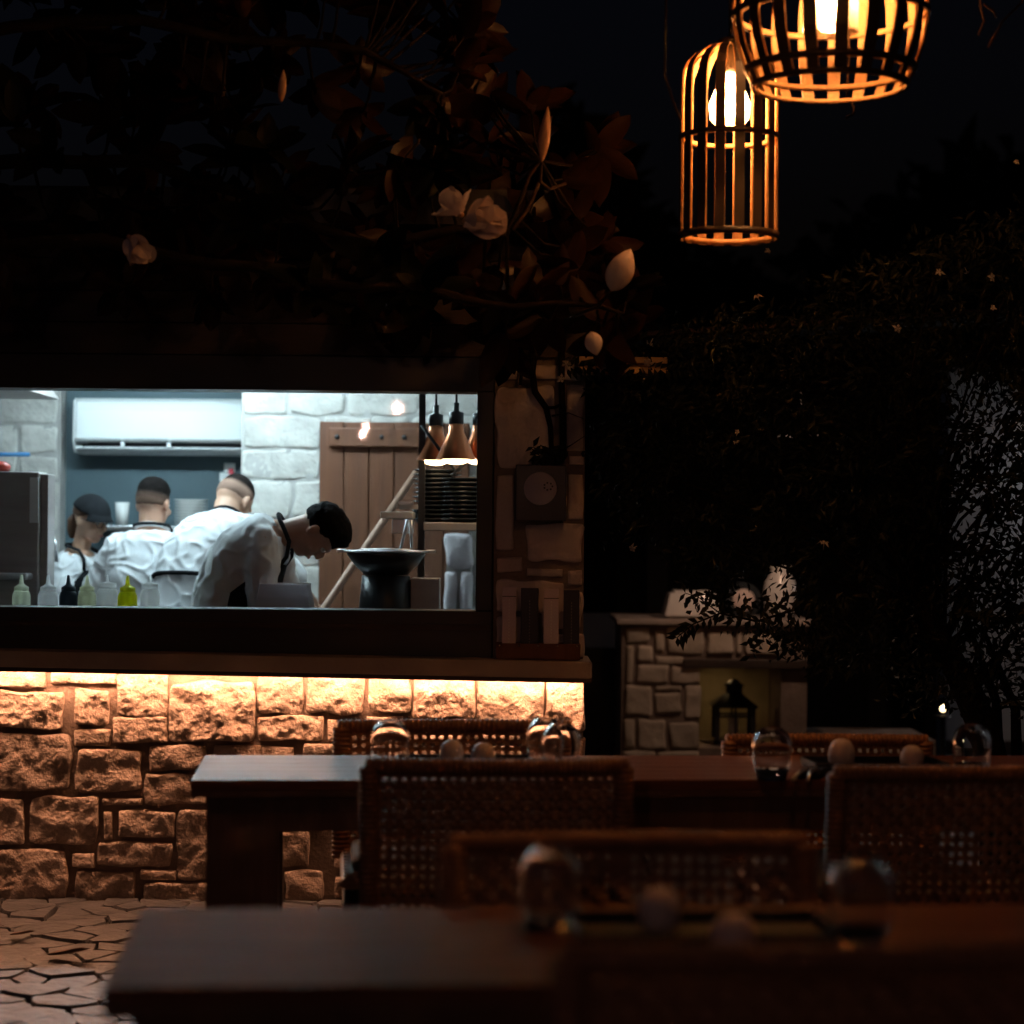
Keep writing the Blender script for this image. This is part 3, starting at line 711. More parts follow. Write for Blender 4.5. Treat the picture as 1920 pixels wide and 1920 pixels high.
    if cap:
        co = shell(lambda d: -.02+.040*sm((d.z-.06+.1*d.y)*9), 'cap', APRON)
        b = MB(); vs, fs = [], []; n = 16
        for j in range(6):
            for i in range(n+1):
                t = R(-62+124*i/n); rr = 1+.07*j*math.cos(t)**.8
                drop = .006*j*(.5+abs(math.sin(t)))
                vs.append(hp_(math.sin(t)*.090*(1+.03*j), -.01+math.cos(t)*.108*rr, .048-drop))
        for j in range(5):
            for i in range(n): a = j*(n+1)+i; fs.append((a, a+1, a+n+2, a+n+1))
        b.add(vs, fs, True); b.build('visor', APRON, co, local=True, solid=.004)
    if glasses:
        b = MB()
        for k in (-1, 1):
            b.tube([hp_(k*.033+.024*math.cos(t*math.pi/8), .102-.004*abs(math.cos(t*math.pi/8)), .002+.018*math.sin(t*math.pi/8)) for t in range(17)], .0024, 6, cap=False)
            b.tube([hp_(k*.057, .097, .006), hp_(k*.078, .05, .008), hp_(k*.082, 0, .006)], .0022, 6)
        b.tube([hp_(-.009, .102, .006), hp_(.009, .102, .006)], .0022, 6)
        b.build('spectacles', mat('spectacle_frame', (.06, .03, .03), .3), root, local=True)
    if collar:
        b = MB(); pts = []
        for i in range(17):
            t = 2*math.pi*i/16; pts.append(nb+ax2*(.076*math.cos(t))+ay(a2)*(.072*math.sin(t))+dd(a2)*(.004-.008*math.sin(t)))
        b.tube(pts, .013, 8, cap=False); b.build('collar', SHIRT, root, local=True)
    if apron:
        b = MB(); vs, fs = [], []; n = 14; L = []
        rows_ = [(c, x, y, a, bb) for (c, x, y, a, bb) in S]
        seq = [rows_[5], rows_[4], rows_[3], rows_[2], rows_[1]]
        c0 = rows_[1]; seq += [(c0[0]+Vector((0, 0, -q)), c0[1], Vector((0, 1, 0)), c0[3]+.01, c0[4]+.02) for q in (.15, .30, .42)]
        wid = [32, 46, 68, 84, 88, 84, 78, 72]
        for (c, x, y, a, bb), wd in zip(seq, wid):
            for i in range(n+1):
                t = R(90-wd+2*wd*i/n); xx, yy = math.cos(t), math.sin(t); rr = (abs(xx)**2.4+abs(yy)**2.4)**(-1/2.4)
                vs.append(c+x*(xx*rr*(a+.010))+y*(yy*rr*(bb+.010)))
        for j in range(len(seq)-1):
            for i in range(n): q = j*(n+1)+i; fs.append((q, q+1, q+n+2, q+n+1))
        b.add(vs, fs, True); ao = b.build('apron', APRON, root, local=True, solid=.004)
        b = MB()
        pl, pr = vs[0], vs[n]
        mid = lambda k: nb+ax2*(k*.082)+ay(a2)*.045+dd(a2)*.006
        pts = [pl, pl*.4+mid(1)*.6+ay(a2)*.02, mid(1)]
        for i in range(9):
            t = R(-8-164*i/8); pts.append(nb+ax2*(.084*math.cos(t))+ay(a2)*(.078*math.sin(t))+dd(a2)*.012)
        pts += [mid(-1), pr*.4+mid(-1)*.6+ay(a2)*.02, pr]
        b.tube([Vector(p) for p in pts], .0095, 8); b.build('neck_strap', APRON, ao, local=True)
        if tie:
            c, x, y, a, bb = S[2]; b = MB(); ring = []
            for i in range(33):
                t = 2*math.pi*i/32; xx, yy = math.cos(t), math.sin(t); rr = (abs(xx)**2.4+abs(yy)**2.4)**(-1/2.4)
                ring.append(c+x*(xx*rr*(a+.006))+y*(yy*rr*(bb+.006)))
            b.tube(ring, .010, 6, cap=False); b.build('waist_tie', APRON, ao, local=True)
    return root
p = at(158, 1000, 10.45)
person('woman in a black cap, spectacles and black apron looking down beside the steel oven', p.x-.06, 10.45, R(-112), 2, 5, 12, 22, 10, 18,
       [((.15, .12, -.9), (-.25, .9, .05)), ((-.15, .22, -.9), (.25, .9, .05))], s=.915, skin=SKINL, hair='tied', cap=True, glasses=True, female=True, sleeve=1.25)
p = at(268, 1000, 10.15)
person('man seen from behind with faded dark hair and a loose white collared shirt', p.x+.03, 10.15, R(-6), 2, 4, 12, 12, 14, 8,
       [((.34, .15, -.9), (-.2, .9, -.15)), ((-.42, .10, -.85), (.25, .9, -.15))], s=.985, hair='fade', collar=True, loose=1.7, sleeve=.92, nlen=.125)
p = at(405, 1000, 9.8)
person('man stooping away with close cropped hair, bright white shirt and apron tie', p.x-.10, 9.72, R(-24), 14, 34, 50, 38, 6, 42,
       [((.42, .45, -.7), (-.1, .8, -.4)), ((-.18, .5, -.8), (.3, .8, -.3))], s=1.07, skin=SKINL, hair='bald_fade', loose=1.5, sleeve=.95, tie=True, collar=True, roll=.12, nlen=.115)
p = at(379, 1000, 9.1)
person('dark haired man bent in profile over the counter, black apron straps on his white shirt', p.x+.10, 9.1, R(-90), 8, 26, 62, 88, 0, 76,
       [((.10, .02, -.95), (-.15, .9, -.45)), ((-.16, .25, -.9), (.2, .9, -.35))], s=1.045, nlen=.135, hair='short', loose=1.6, sleeve=1.25)

# ------------------------------------------------------------------ kitchen contents
p0 = at(-100, 1175, 8.6)
CT = thing('prep_counter', 'steel prep counter running under the serving window', 'counter', (-1.2, 8.85, 0))
cz = op_b-.075
MB().box(IX0+.01, IX1-.01, 8.625, 9.02, cz-.04, cz).build('counter_top', STEEL, CT, bevel=.004)
MB().box(IX0+.03, IX1-.03, 8.70, 8.98, .0, cz-.042).build('cabinet', STEELD, CT)
# squeeze bottles
def bottle(px, col, label, nozzle=True, wide=1., hz=0):
    q = at(px, 1140, 8.78)
    b = thing('squeeze_bottle', label, 'bottle', (q.x, 8.78, cz), 0, 'squeeze bottles along the serving window')
    m = mat('bottle_'+label.split()[0]+str(px), tuple(min(.85, q*1.25) for q in col), .35, trans=.72)
    r = .037*wide; h = .125+hz
    MB().lathe([(r*.94, 0), (r, .008), (r, h-.02), (r*.86, h-.004), (r*.74, h)], 20).build('body', m, b, local=True)
    if nozzle: MB().lathe([(r*.80, h+.0005), (r*.80, h+.016), (r*.5, h+.022), (.010, h+.030), (.0045, h+.066), (.001, h+.0665)], 18).build('nozzle', m, b, local=True)
    else: MB().lathe([(r*.82, h+.0005), (r*.84, h+.022), (r*.3, h+.026), (.006, h+.03), (.003, h+.055), (.001, h+.056)], 18).build('cap', m, b, local=True)
bottle(40, (.62, .64, .54), 'pale green squeeze bottle with a long nozzle, first by the steel oven')
bottle(90, (.68, .70, .70), 'cloudy white squeeze bottle between the green and the dark bottle', wide=1.12)
bottle(128, (.06, .075, .09), 'dark sauce squeeze bottle between two pale bottles')
bottle(163, (.55, .56, .44), 'olive tinted squeeze bottle in front of the black apron')
bottle(201, (.70, .74, .72), 'wide milky bottle with a flat cap beside the yellow bottle', nozzle=False, wide=1.2, hz=.012)
bottle(239, (.50, .50, .055), 'bright mustard yellow squeeze bottle', wide=1.08)
bottle(281, (.74, .77, .77), 'clear white bottle with a flat cap after the yellow bottle', nozzle=False, wide=1.1, hz=.010)
# oven
a, b = at(-190, 1000, 9.25).x, at(73, 1000, 9.25).x
zt2 = at(40, 884, 9.25).z
OV = thing('steel_oven', 'tall brushed steel oven with a pale label strip', 'oven', ((a+b)/2, 9.5, 0))
MB().box(a, b, 9.25, 9.42, .02, zt2).build('body', STEELD, OV, bevel=.008)
MB().box(b+.001, b+.035, 9.27, 9.41, .3, zt2-.01).build('door_edge', STEELD, OV, bevel=.005)
q0, q1 = at(55, 980, 9.24), at(72, 895, 9.24)
MB().box(q0.x, q1.x, 9.243, 9.2495, q0.z, q1.z).build('label_strip', WHITEP, OV)
q0, q1 = at(-40, 1086, 9.2), at(58, 1068, 9.2)
mb = MB(); mb.box(q0.x, q1.x, 9.13, 9.248, q0.z, q0.z+.028, Matrix.Translation((0, 0, 0))); mb.build('handle_tray', STEEL, OV, bevel=.01)
p = at(15, 880, 9.5)
mb = MB(); mb.ell((0, 0, .02), (.05, .05, .028), n=18, m=10); o = mb.build('tomato', mat('tomato_skin', (.55, .05, .03), .3)); o.location = (p.x, 9.34, zt2); tag(o, 'small red rounded item on top of the steel oven', 'tomato')
# faucet beside the oven
p = at(84, 1000, 9.9); mb = MB()
mb.tube([(0, 0, .95), (0, 0, 1.36), (.015, -.01, 1.40), (.05, -.04, 1.415), (.075, -.06, 1.39), (.08, -.065, 1.30)], .017, 10)
o = mb.build('faucet', STEEL); o.location = (p.x-.02, 9.9, 0); tag(o, 'curved steel faucet beside the oven and the woman', 'faucet')
SK = MB().box(p.x-.2, p.x+.1, 9.87, 10.2, .02, .955).build('sink_unit', STEELD, bevel=.004); tag(SK, 'low steel sink unit under the curved faucet', 'sink')
# extractor hood, blue pole
a, b = at(-160, 728, 9.7), at(76, 775, 9.7)
mb = MB(); hx0, hx1 = a.x, b.x
mb.add([(hx0, 9.35, 2.07), (hx1-.02, 9.35, 2.07), (hx1-.02, 10.2, 2.07), (hx0, 10.2, 2.07), (hx0, 9.5, 2.45), (hx1-.3, 9.5, 2.45), (hx1-.3, 10.2, 2.45), (hx0, 10.2, 2.45)],
       [(3, 2, 1, 0), (4, 5, 6, 7), (0, 1, 5, 4), (1, 2, 6, 5), (2, 3, 7, 6), (3, 0, 4, 7)])
HD = thing('extractor_hood', 'dark sloped extractor hood above the steel oven', 'hood', ((hx0+hx1)/2, 9.8, 2.07))
mb.build('canopy', STEELD, HD, bevel=.004)
MB().box(hx0+.1, hx1-.4, 9.7, 10.1, 2.451, 2.555).build('duct', STEELD, HD)
MB().box(hx0, hx1-.02, 9.33, 9.348, 2.06, 2.09).build('lip', STEEL, HD)
a, b = at(-150, 852, 10.5), at(56, 852, 10.5)
o = MB().tube([a, (a+b)/2, b], [.011]*3, 10).build('blue_rail', mat('blue_plastic', (.04, .22, .50), .4)); tag(o, 'thin bright blue rail on the stone wall above the oven', 'rail')
# air conditioner
AX0, AX1 = at(137, 1000, 11.05).x, at(478, 1000, 11.05).x
az1, az0 = at(290, 746, 11.05).z, at(290, 849, 11.05).z
AC = thing('air_conditioner', 'long white wall air conditioner on the dark teal wall', 'air conditioner', ((AX0+AX1)/2, 11.2, az0))
prof = [(11.298, az1), (11.13, az1), (11.085, az1-.02), (11.06, az1-.07), (11.055, az0+.075), (11.06, az0+.062)]
bot = [(11.11, az0+.035), (11.16, az0), (11.298, az0)]
def slab(prof, x0, x1):
    b = MB(); n = len(prof)
    b.add([(x0, y, z) for y, z in prof]+[(x1, y, z) for y, z in prof], [tuple(range(n)), tuple(range(n, 2*n))[::-1]]+[(i, i+n, (i+1) % n+n, (i+1) % n) for i in range(n)]); return b
slab(prof+[(11.10, az0+.055), (11.298, az0+.055)], AX0, AX1).build('casing', WHITEP, AC, bevel=.014)
slab([(11.298, az0+.054), (11.12, az0+.054), (11.125, az0+.03), (11.298, az0+.012)], AX0+.06, AX1-.02).build('air_slot', BLACKP, AC)
slab([(11.072, az0+.026), (11.08, az0+.018), (11.15, az0-.006), (11.298, az0-.006), (11.298, az0+.004), (11.15, az0+.005), (11.078, az0+.031)], AX0+.005, AX1-.005).build('louver', WHITEP, AC, bevel=.002)
slab(prof[:2]+[(11.09, az1-.015), (11.07, az0+.06), (11.12, az0), (11.298, az0)], AX0-.012, AX0-.001).build('end_cap', WHITEP, AC, bevel=.003)
for x in (AX0+.24, AX0+.48): MB().box(x, x+.02, 11.06, 11.075, az0+.03, az0+.055).build('clip', WHITEP, AC)
# small things on the teal wall
p = at(424, 886, 11.28)
N = thing('wall_notice', 'small white notice with a red mark under the air conditioner', 'notice', (p.x, 11.29, p.z))
MB().box(p.x-.035, p.x+.02, 11.286, 11.299, p.z-.045, p.z+.0).build('card', WHITEP, N); MB().box(p.x-.012, p.x+.045, 11.286, 11.299, p.z+.003, p.z+.05).build('card', WHITEP, N)
MB().box(p.x+.012, p.x+.04, 11.280, 11.2855, p.z-.008, p.z+.022).build('red_mark', mat('red_print', (.6, .06, .08), .6), N)
shz = at(300, 986, 11.1).z
x0, x1 = at(180, 1000, 11.1).x, at(450, 1000, 11.1).x
SF = MB().box(x0, x1, 10.92, 11.298, shz-.025, shz-.001).build('wall_shelf', STEEL, bevel=.003); tag(SF, 'steel shelf on the teal wall behind the cooks', 'shelf')
p = at(358, 986, 11.08)
ORD = ['topmost']+[q+' from the top' for q in 'second third fourth fifth sixth seventh eighth ninth tenth eleventh'.split()]+['lowest']
for k in range(9):
    o = MB().lathe([(.05, 0), (.086, .010), (.088, .014), (.05, .006), (.001, .005)], 24).build('plate', WCERAMIC) if k == 0 else copy_tree(pl0)
    if k == 0: pl0 = o
    o.location = (p.x, 11.08, shz+k*.0155); tag(o, ORD[8-k]+' of the white plates stacked on the shelf behind the stooping man', 'plate', 'white plates stacked on the shelf')
p = at(229, 986, 11.08)
o = MB().lathe([(.030, 0), (.038, .12), (.036, .12), (.028, .008), (.001, .006)], 20).build('cup', WCERAMIC); o.location = (p.x, 11.08, shz); tag(o, 'white cup alone on the shelf between the woman and the collared man', 'cup')
# plate held at the counter
p = at(535, 1130, 8.82)
BW = thing('white_tub', 'white tapered tub on the counter under the bent man', 'tub', (p.x, 8.82, cz))
tz_ = at(535, 1094, 8.82).z
MB().lathe([(.125*1.41, cz), (.098*1.41, tz_-.012), (.102*1.41, tz_), (.094*1.41, tz_), (.09*1.41, tz_-.012), (.115*1.41, cz+.006)], 4, (p.x-.005, 8.86, 0), Matrix.Rotation(R(45), 3, 'Z'), close=True).build('body', mat('white_tub_plastic', (.74, .74, .78), .4, trans=.35), BW, bevel=.012)
# big pot on a burner stand
p = at(724, 1035, 8.86); pz = p.z
PT = thing('wide_pan', 'wide black pan with a bright steel rim on a dark stand', 'pan', (p.x, 8.86, pz-.1))
MB().lathe([(.001, pz-.098), (.09, pz-.095), (.135, pz-.05), (.165, pz-.008), (.162, pz-.004), (.13, pz-.045), (.085, pz-.085), (.001, pz-.088)], 36, (p.x, 8.86, 0)).build('bowl', BLACK, PT)
MB().lathe([(.160, pz-.003), (.176, pz), (.176, pz+.006), (.150, pz+.008), (.148, pz+.002)], 36, (p.x, 8.86, 0), close=True).build('rim', STEEL, PT)
MB().lathe([(.125, pz+.0085), (.10, pz+.014), (.001, pz+.016)], 30, (p.x, 8.86, 0)).build('lid_insert', STEEL, PT)
for sx in (-1, 1): MB().box(p.x+sx*.185-.02, p.x+sx*.185+.02, 8.84, 8.88, pz-.002, pz+.010).build('handle', STEEL, PT, bevel=.003)
mb = MB(); mb.lathe([(.11, cz+.0), (.115, cz+.01), (.10, pz-.098)], 28, (p.x-.0, 8.86, 0)); mb.build('stand', BLACK, PT)
p2 = at(765, 1028, 8.86)
for k, dx in enumerate((-.012, .016)):
    q = at(765, 975, 8.86)
    o = MB().tube([Vector((p2.x+dx*1.6-.01, 8.84+k*.02, pz+.016)), Vector((q.x+.004+dx*.3, 8.84+k*.02, q.z))], [.006, .008], 8).build('ladle', STEEL); tag(o, ['steel ladle handle rising from the pan, leaning right', 'second steel ladle handle standing upright in the pan'][k], 'ladle')
sb = MB().box(at(772, 1000, 8.9).x, at(826, 1000, 8.9).x, 8.82, 9.0, cz+.001, at(800, 1084, 8.9).z).build('burner_box', STEELD, bevel=.004); tag(sb, 'dark steel box on the counter right of the pan', 'box')
# pass shelf with plates, heat lamps
ps_z = at(840, 980, 9.3).z
PS = thing('pass_shelf', 'steel pass shelf with a dark post under the heat lamps', 'shelf', (-.2, 9.3, 0))
xa, xb = at(745, 1000, 9.3).x, IX1-.002
MB().box(xa+.12, xb, 9.14, 9.52, ps_z-.035, ps_z).build('board', STEELD, PS, bevel=.003)
q = at(790, 1000, 9.2).x
MB().box(q-.014, q+.014, 9.19, 9.22, 0, IZ-.002).build('post', BLACK, PS)
for (x0, y0, x1, y1) in ((790, 797, 852, 880), (897, 846, 846, 892)):
    mb = MB(); mb.tube([at(x0, y0, 9.13), at(x1, y1, 9.13)], .008, 6); mb.build('brace', BLACK, PS)
a, b = at(716, 972, 9.2), at(768, 960, 9.2)
mb = MB().box(a.x, b.x+.02, 9.10, 9.30, a.z, b.z); o = mb.build('lit_edge', mat('lit_edge_steel', (.75, .72, .66), .45, metal=.6), PS, bevel=.003)  # lit edge of the shelf, its light put into a pale warm steel
a, b = at(748, 946, 9.3), at(773, 940, 9.3)
o = MB().box(a.x, b.x, 9.25, 9.4, a.z, b.z).build('knife', STEEL); tag(o, 'small steel blade lying above the pass shelf edge', 'knife')
o.location.z = 0
MB().box(a.x, q-.016, 9.3, 9.34, a.z-.02, a.z-.001).build('bracket', STEELD, PS)
a, b = at(736, 1000, 9.25), at(775, 968, 9.25)
o = MB().box(a.x, b.x, 9.2, 9.3, a.z, b.z-.012).build('ticket_box', STEEL, PS, bevel=.003)
p = at(790, 955, 9.35); mb = MB(); mb.ell((0, 0, .04), (.055, .06, .05), n=16, m=10); o = mb.build('dark_bowl', CERAMIC); o.location = (p.x+.01, 9.4, ps_z); tag(o, 'small dark bowl on the pass shelf by the post', 'bowl')
proto = None
for st, (px, n, yy) in enumerate(((818, 12, 9.40), (872, 10, 9.24))):
    c = at(px, 1000, yy)
    for k in range(n):
        if proto is None:
            o = proto = MB().lathe([(.055, 0), (.062, .004), (.105, .014), (.108, .018), (.10, .016), (.058, .007), (.001, .006)], 28).build('plate', CERAMIC)
        else: o = copy_tree(proto)
        o.location = (c.x+rnd(-.004, .004), yy+rnd(-.003, .003), ps_z+.0005+k*.0195)
        tag(o, ORD[n-1-k]+[' of the dark plates in the taller stack beside the post', ' of the dark plates in the stack by the window frame'][st], 'plate', ['dark plates in the taller stack', 'dark plates in the stack by the window frame'][st])
def heat_lamp(px, yb, Y, label):
    c = at(px, yb, Y)
    t = thing('heat_lamp', label, 'heat lamp', tuple(c), 0, 'copper heat lamps over the pass')
    MB().lathe([(.080, 0), (.084, .003), (.034, .115), (.030, .150), (.027, .15), (.031, .114), (.076, .006)], 28, close=True).build('shade', COPPER, t, local=True)
    MB().lathe([(.031, .1505), (.031, .198), (.012, .205), (.012, .24), (.001, .241)], 20).build('cap', BLACKP, t, local=True)
    MB().tube([(0, 0, .24), (0, 0, IZ-c.z)], .005, 6).build('cord', BLACKP, t, local=True)
    MB().lathe([(.001, -.020), (.03, -.017), (.052, -.008), (.060, .006), (.001, .012)], 24).build('heat_bulb', emit('heat_glow', (1, .70, .40), 14), t, local=True)
heat_lamp(855, 862, 8.98, 'copper heat lamp over the pass, the middle cone with its black cap in full view')
heat_lamp(817, 864, 9.22, 'copper heat lamp partly behind the middle cone, beside the dark post')
heat_lamp(899, 863, 9.12, 'copper heat lamp half cut off by the window frame')
# stone posts low at the right, broom
for (x0, y0, x1, y1) in ((836, 1000, 884, 1066), (832, 1074, 858, 1190), (864, 1070, 882, 1190)):
    pass
SP = thing('stone_post', 'rough pale stone post low under the pass shelf', 'stone post', (-.2, 9.9, 0))
x0, x1 = at(835, 1000, 9.9).x, at(886, 1000, 9.9).x
MB().box(x0+.006, x1-.006, 9.9, 10.1, 0, at(850, 1000, 9.9).z).build('core', PALEMORTAR, SP)
stones([(835, 1000, 886, 1066), (832, 1071, 858, 1150), (861, 1071, 886, 1150), (835, 1155, 886, 1260), (835, 1264, 886, 1380)], 9.9, SP, PILST, prot=.03, rough=.010, step=.012)
a, b = at(782, 884, 9.85), at(610, 1137, 9.75)
d = (b-a); k = (b.z-.10)/(a.z-b.z); foot = b+d*k
BR = thing('broom', 'broom with a pale wooden handle leaning diagonally across the door', 'broom', tuple(foot))
MB().tube([foot, a], [.017, .017], 10).build('handle', mat('broom_wood', (.30, .17, .11), .5), BR)
mb = MB().box(foot.x-.16, foot.x+.16, foot.y-.03, foot.y+.03, 0, .105); mb.build('head', mat('bristle', (.20, .14, .07), .9), BR)

# ------------------------------------------------------------------ tables (rotated a little against the wall)
random.seed(21)
YAW = math.atan(.0825)
def table(label, corner, L, Wd, legs):
    t = thing('dining_table', label, 'table', (corner.x, corner.y, 0), YAW)
    n = 6; w = Wd/n; zt = .75
    for k in range(n):
        o = MB().box(0, L, k*w+.0012, (k+1)*w-.0012, zt-.028, zt).build('plank', TABLEWOOD, t, local=True, bevel=.002)
    MB().box(.002, L-.002, .003, Wd-.003, zt-.05, zt-.0285).build('edge_band', TABLESIDE, t, local=True, bevel=.002)
    MB().box(.06, L-.06, .045, .075, zt-.15, zt-.0505).build('apron_rail', TABLESIDE, t, local=True)
    MB().box(.06, L-.06, Wd-.075, Wd-.045, zt-.15, zt-.0505).build('apron_rail', TABLESIDE, t, local=True)
    for x in legs:
        for y0 in (.048, Wd-.128): MB().box(x, x+.205, y0, y0+.08, -.0, zt-.0506).build('leg', TABLESIDE, t, local=True, bevel=.004)
    return t
c_mid = Vector((at(357, 1468, 5.98).x, 5.98, 0))
table('long dark wood table in front of the stone wall, blue light along its top', c_mid, 3.1, .67, (.042, 2.85))
c_near = Vector((at(190, 1860, 3.26).x, 3.26, 0))
table('blurred wood table nearest the viewer', c_near, 2.4, .69, (.042, 2.15))

# ------------------------------------------------------------------ woven armless chairs
def weave(w, z0, z1, depth, nx, nz, wv, wh, curve, tilt):
    mb = MB(); th = .0035; am = .0045
    P = lambda x, z, o: Vector((x, -.30-tilt*(z-.42)+curve*(1-(2*x/w)**2)*-1+o, z))
    dx, dz = w/nx, (z1-z0)/nz
    def strip(pts, wid, vert):
        vs, fs = [], []
        for p, o in pts:
            for s_, t_ in ((-1, -1), (1, -1), (1, 1), (-1, 1)):
                x, z = p
                q = P(x+(s_*wid/2 if vert else 0), z+(0 if vert else s_*wid/2), o+t_*th)
                vs.append(q)
        for i in range(len(pts)-1):
            for k in range(4): fs.append((i*4+k, i*4+(k+1) % 4, i*4+4+(k+1) % 4, i*4+4+k))
        mb.add(vs, fs, False)
    for i in range(nx):
        x = -w/2+(i+.5)*dx; ww = wv*rnd(.85, 1.15); xj = rnd(-.0015, .0015)
        strip([((x+xj, z0+j*dz/1), am*(-1)**(i+j)) for j in range(nz+1)], ww, True)
    for j in range(nz):
        z = z0+(j+.5)*dz*1.0; ww = wh*rnd(.85, 1.15)
        strip([((-w/2+i*dx, z), am*.6*(-1)**(i+j+1)) for i in range(nx+1)], ww, False)
    return mb
def chair_proto(w=.72):
    t = thing('woven_chair', '', 'chair', (0, 0, 0))
    hw = w/2; tilt = .13; curve = .035
    P = lambda x, z: Vector((x, -.30-tilt*(z-.42)-curve*(1-(2*x/w)**2), z))
    weave(w-.07, .40, .812, 0, 25, 16, .0140, .0125, curve, tilt).build('woven_back', RATTAND, t, local=True, kind='stuff')
    mb = MB()
    n = 20
    mb.tube([P(-hw+.012+(w-.024)*i/n, .822) for i in range(n+1)], .021, 10)
    # wrap turns round the top rail
    for i in range(46):
        c = P(-hw+.02+(w-.04)*i/45, .822); mb.lathe([(.0215, -.0045), (.0245, 0), (.0215, .0045)], 10, c, Matrix.Rotation(R(90), 3, 'Y'), close=False)
    mb.build('top_rail', RATTAN, t, local=True)
    for s in (-1, 1):
        b = MB(); b.tube([P(s*(hw-.022), .40), P(s*(hw-.022), .60), P(s*(hw-.02), .82)], .025, 10)
        for i in range(28):
            z = .41+.40*i/27; b.lathe([(.0255, -.0055), (.0285, 0), (.0255, .0055)], 10, P(s*(hw-.022), z))
        b.build('side_rail', RATTAN, t, local=True)
        for y in (-.27, .25):
            b = MB(); b.tube([(s*(hw-.05), y, .42), (s*(hw-.045), y*1.06, .0)], [.024, .017], 10); b.build('leg', BLACK, t, local=True)
    b = MB(); b.box(-hw+.02, hw-.02, -.33, .29, .395, .43); b.build('seat', RATTAND, t, local=True, bevel=.015)
    sm = weave(w-.06, 0, .56, 0, 22, 18, .021, .019, 0, 0)
    sm.v = [(x, z-.28, .434+(y+.30)) for x, y, z in sm.v]
    sm.build('woven_seat', RATTAN, t, local=True, kind='stuff')
    b = MB(); b.box(-hw+.05, hw-.05, -.22, .24, .442, .475); b.build('seat_cushion', mat('cushion', (.10, .09, .085), .95, bump=.2, bscale=60), t, local=True, bevel=.014)
    return t
def off(corner, u, v): return Vector((corner.x+u*math.cos(YAW)-v*math.sin(YAW), corner.y+u*math.sin(YAW)+v*math.cos(YAW), 0))
CH = chair_proto()
def put(label, px, Y, rz, scale=(1, 1, 1), first=[True]):
    o = CH if first[0] else copy_tree(CH)
    first[0] = False
    o.location = (at(px, 1450, Y).x, Y, 0); o.rotation_euler = (0, 0, rz); o.scale = scale
    tag(o, label, 'chair', 'woven chairs around the two tables')
put('woven chair with its back to the viewer, covering the middle of the long table', 917, 6.02, YAW-.01, (1.0, 1, 1.012))
put('woven chair with its back to the viewer at the right end of the long table', 1735, 6.05, YAW+.03, (1.04, 1, 1.0))
put('woven chair behind the long table, in front of the lit stone wall', 865, 6.60, math.pi+YAW, (1.09, 1, .995))
put('woven chair behind the long table with its reddish front facing the viewer', 1592, 6.58, math.pi+YAW-.04, (.95, 1, .955))
put('blurred woven chair on the far side of the nearest table', 1230, 3.98, math.pi+YAW, (1.06, 1, 1.0))
put('blurred dark woven chair closest to the viewer', 1445, 3.40, YAW+.0, (1.06, 1, 1.035))

# ------------------------------------------------------------------ things on the tables
def tumbler(px, py, Y, label, s=1.):
    c = at(px, py, Y)
    prof = [(.040, 0), (.0425, .0), (.052, .03), (.0565, .062), (.0555, .085), (.047, .105), (.030, .118), (.001, .122), (.001, .118), (.028, .114), (.0445, .1015), (.0528, .083), (.0538, .062), (.0495, .03)]
    o = MB().lathe(prof, 40, (0, 0, 0), close=True).build('tumbler', GLASSW); o.location = (c.x, c.y, .7505); o.scale = (s, s, s*1.25)
    tag(o, label, 'glass', 'upturned glasses on the tables')
def tray(px, Y, label, w=.40):
    c = at(px, 1400, Y); t = thing('tray', label, 'tray', (c.x, Y, .7505), YAW, 'black trays on the tables')
    MB().box(-w/2, w/2, -.11, .11, 0, .006).build('base', BLACKP, t, local=True)
    mb = MB()
    for s in (-1, 1): mb.box(-w/2, w/2, s*.11-.004, s*.11+.004, .0061, .026); mb.box(s*w/2-.004, s*w/2+.004, -.105, .105, .0062, .0255)
    mb.build('rim', BLACKP, t, local=True, bevel=.002); return c
def shaker(x, y, z, label, s=1.):
    o = MB().lathe([(.001, 0), (.026, .0), (.034, .012), (.036, .030), (.033, .048), (.026, .062), (.014, .070), (.001, .072)], 28).build('pebble_shaker', PEBBLE)
    o.location = (x, y, z); o.scale = (s, s, s); tag(o, label, 'salt shaker', 'rounded stone shakers')
Ym = 6.38
tumbler(731, 1420, 6.24, 'upturned glass at the left of the long table with a bright blue reflection')
tumbler(1022, 1420, 6.36, 'upturned glass in front of the end of the stone wall, left of a close pair')
tumbler(1052, 1420, 6.20, 'upturned glass in front of the end of the stone wall, right of a close pair')
tumbler(1447, 1440, 6.12, 'upturned glass standing clear on the long table beside the black napkin')
tumbler(1822, 1430, 6.28, 'upturned glass at the far right of the long table')
c = tray(875, Ym, 'black tray between the glasses at the left of the long table')
shaker(c.x-.045, Ym+.03, .757, 'rounded shaker at the back of the left tray on the long table'); shaker(c.x+.05, Ym-.05, .757, 'rounded shaker at the front of the left tray on the long table')
c = tray(1640, Ym+.06, 'black tray between the glasses at the right of the long table')
shaker(c.x-.10, Ym+.06, .757, 'large pale shaker on the right tray in front of the reddish chair', 1.15); shaker(c.x+.10, Ym-.01, .757, 'half hidden shaker on the right tray behind the chair back')
p = at(1520, 1450, 6.10)
NP = thing('cutlery_pouch', 'black napkin pouch with silver cutlery sticking out towards the viewer', 'cutlery pouch', (p.x, 6.15, .7505), -.35)
MB().box(-.035, .035, -.02, .13, 0, .022).build('pouch', APRON, NP, local=True, bevel=.008)
for k, x in enumerate((-.014, .014)): MB().tube([(x, .05, .026), (x, -.03, .024), (x*1.5, -.105, .007)], [.005, .006, .007], 8).build(('fork', 'knife')[k], STEEL, NP, local=True)
tumbler(1030, 1700, 3.80, 'blurred upturned glass on the nearest table, left of the tray', .95)
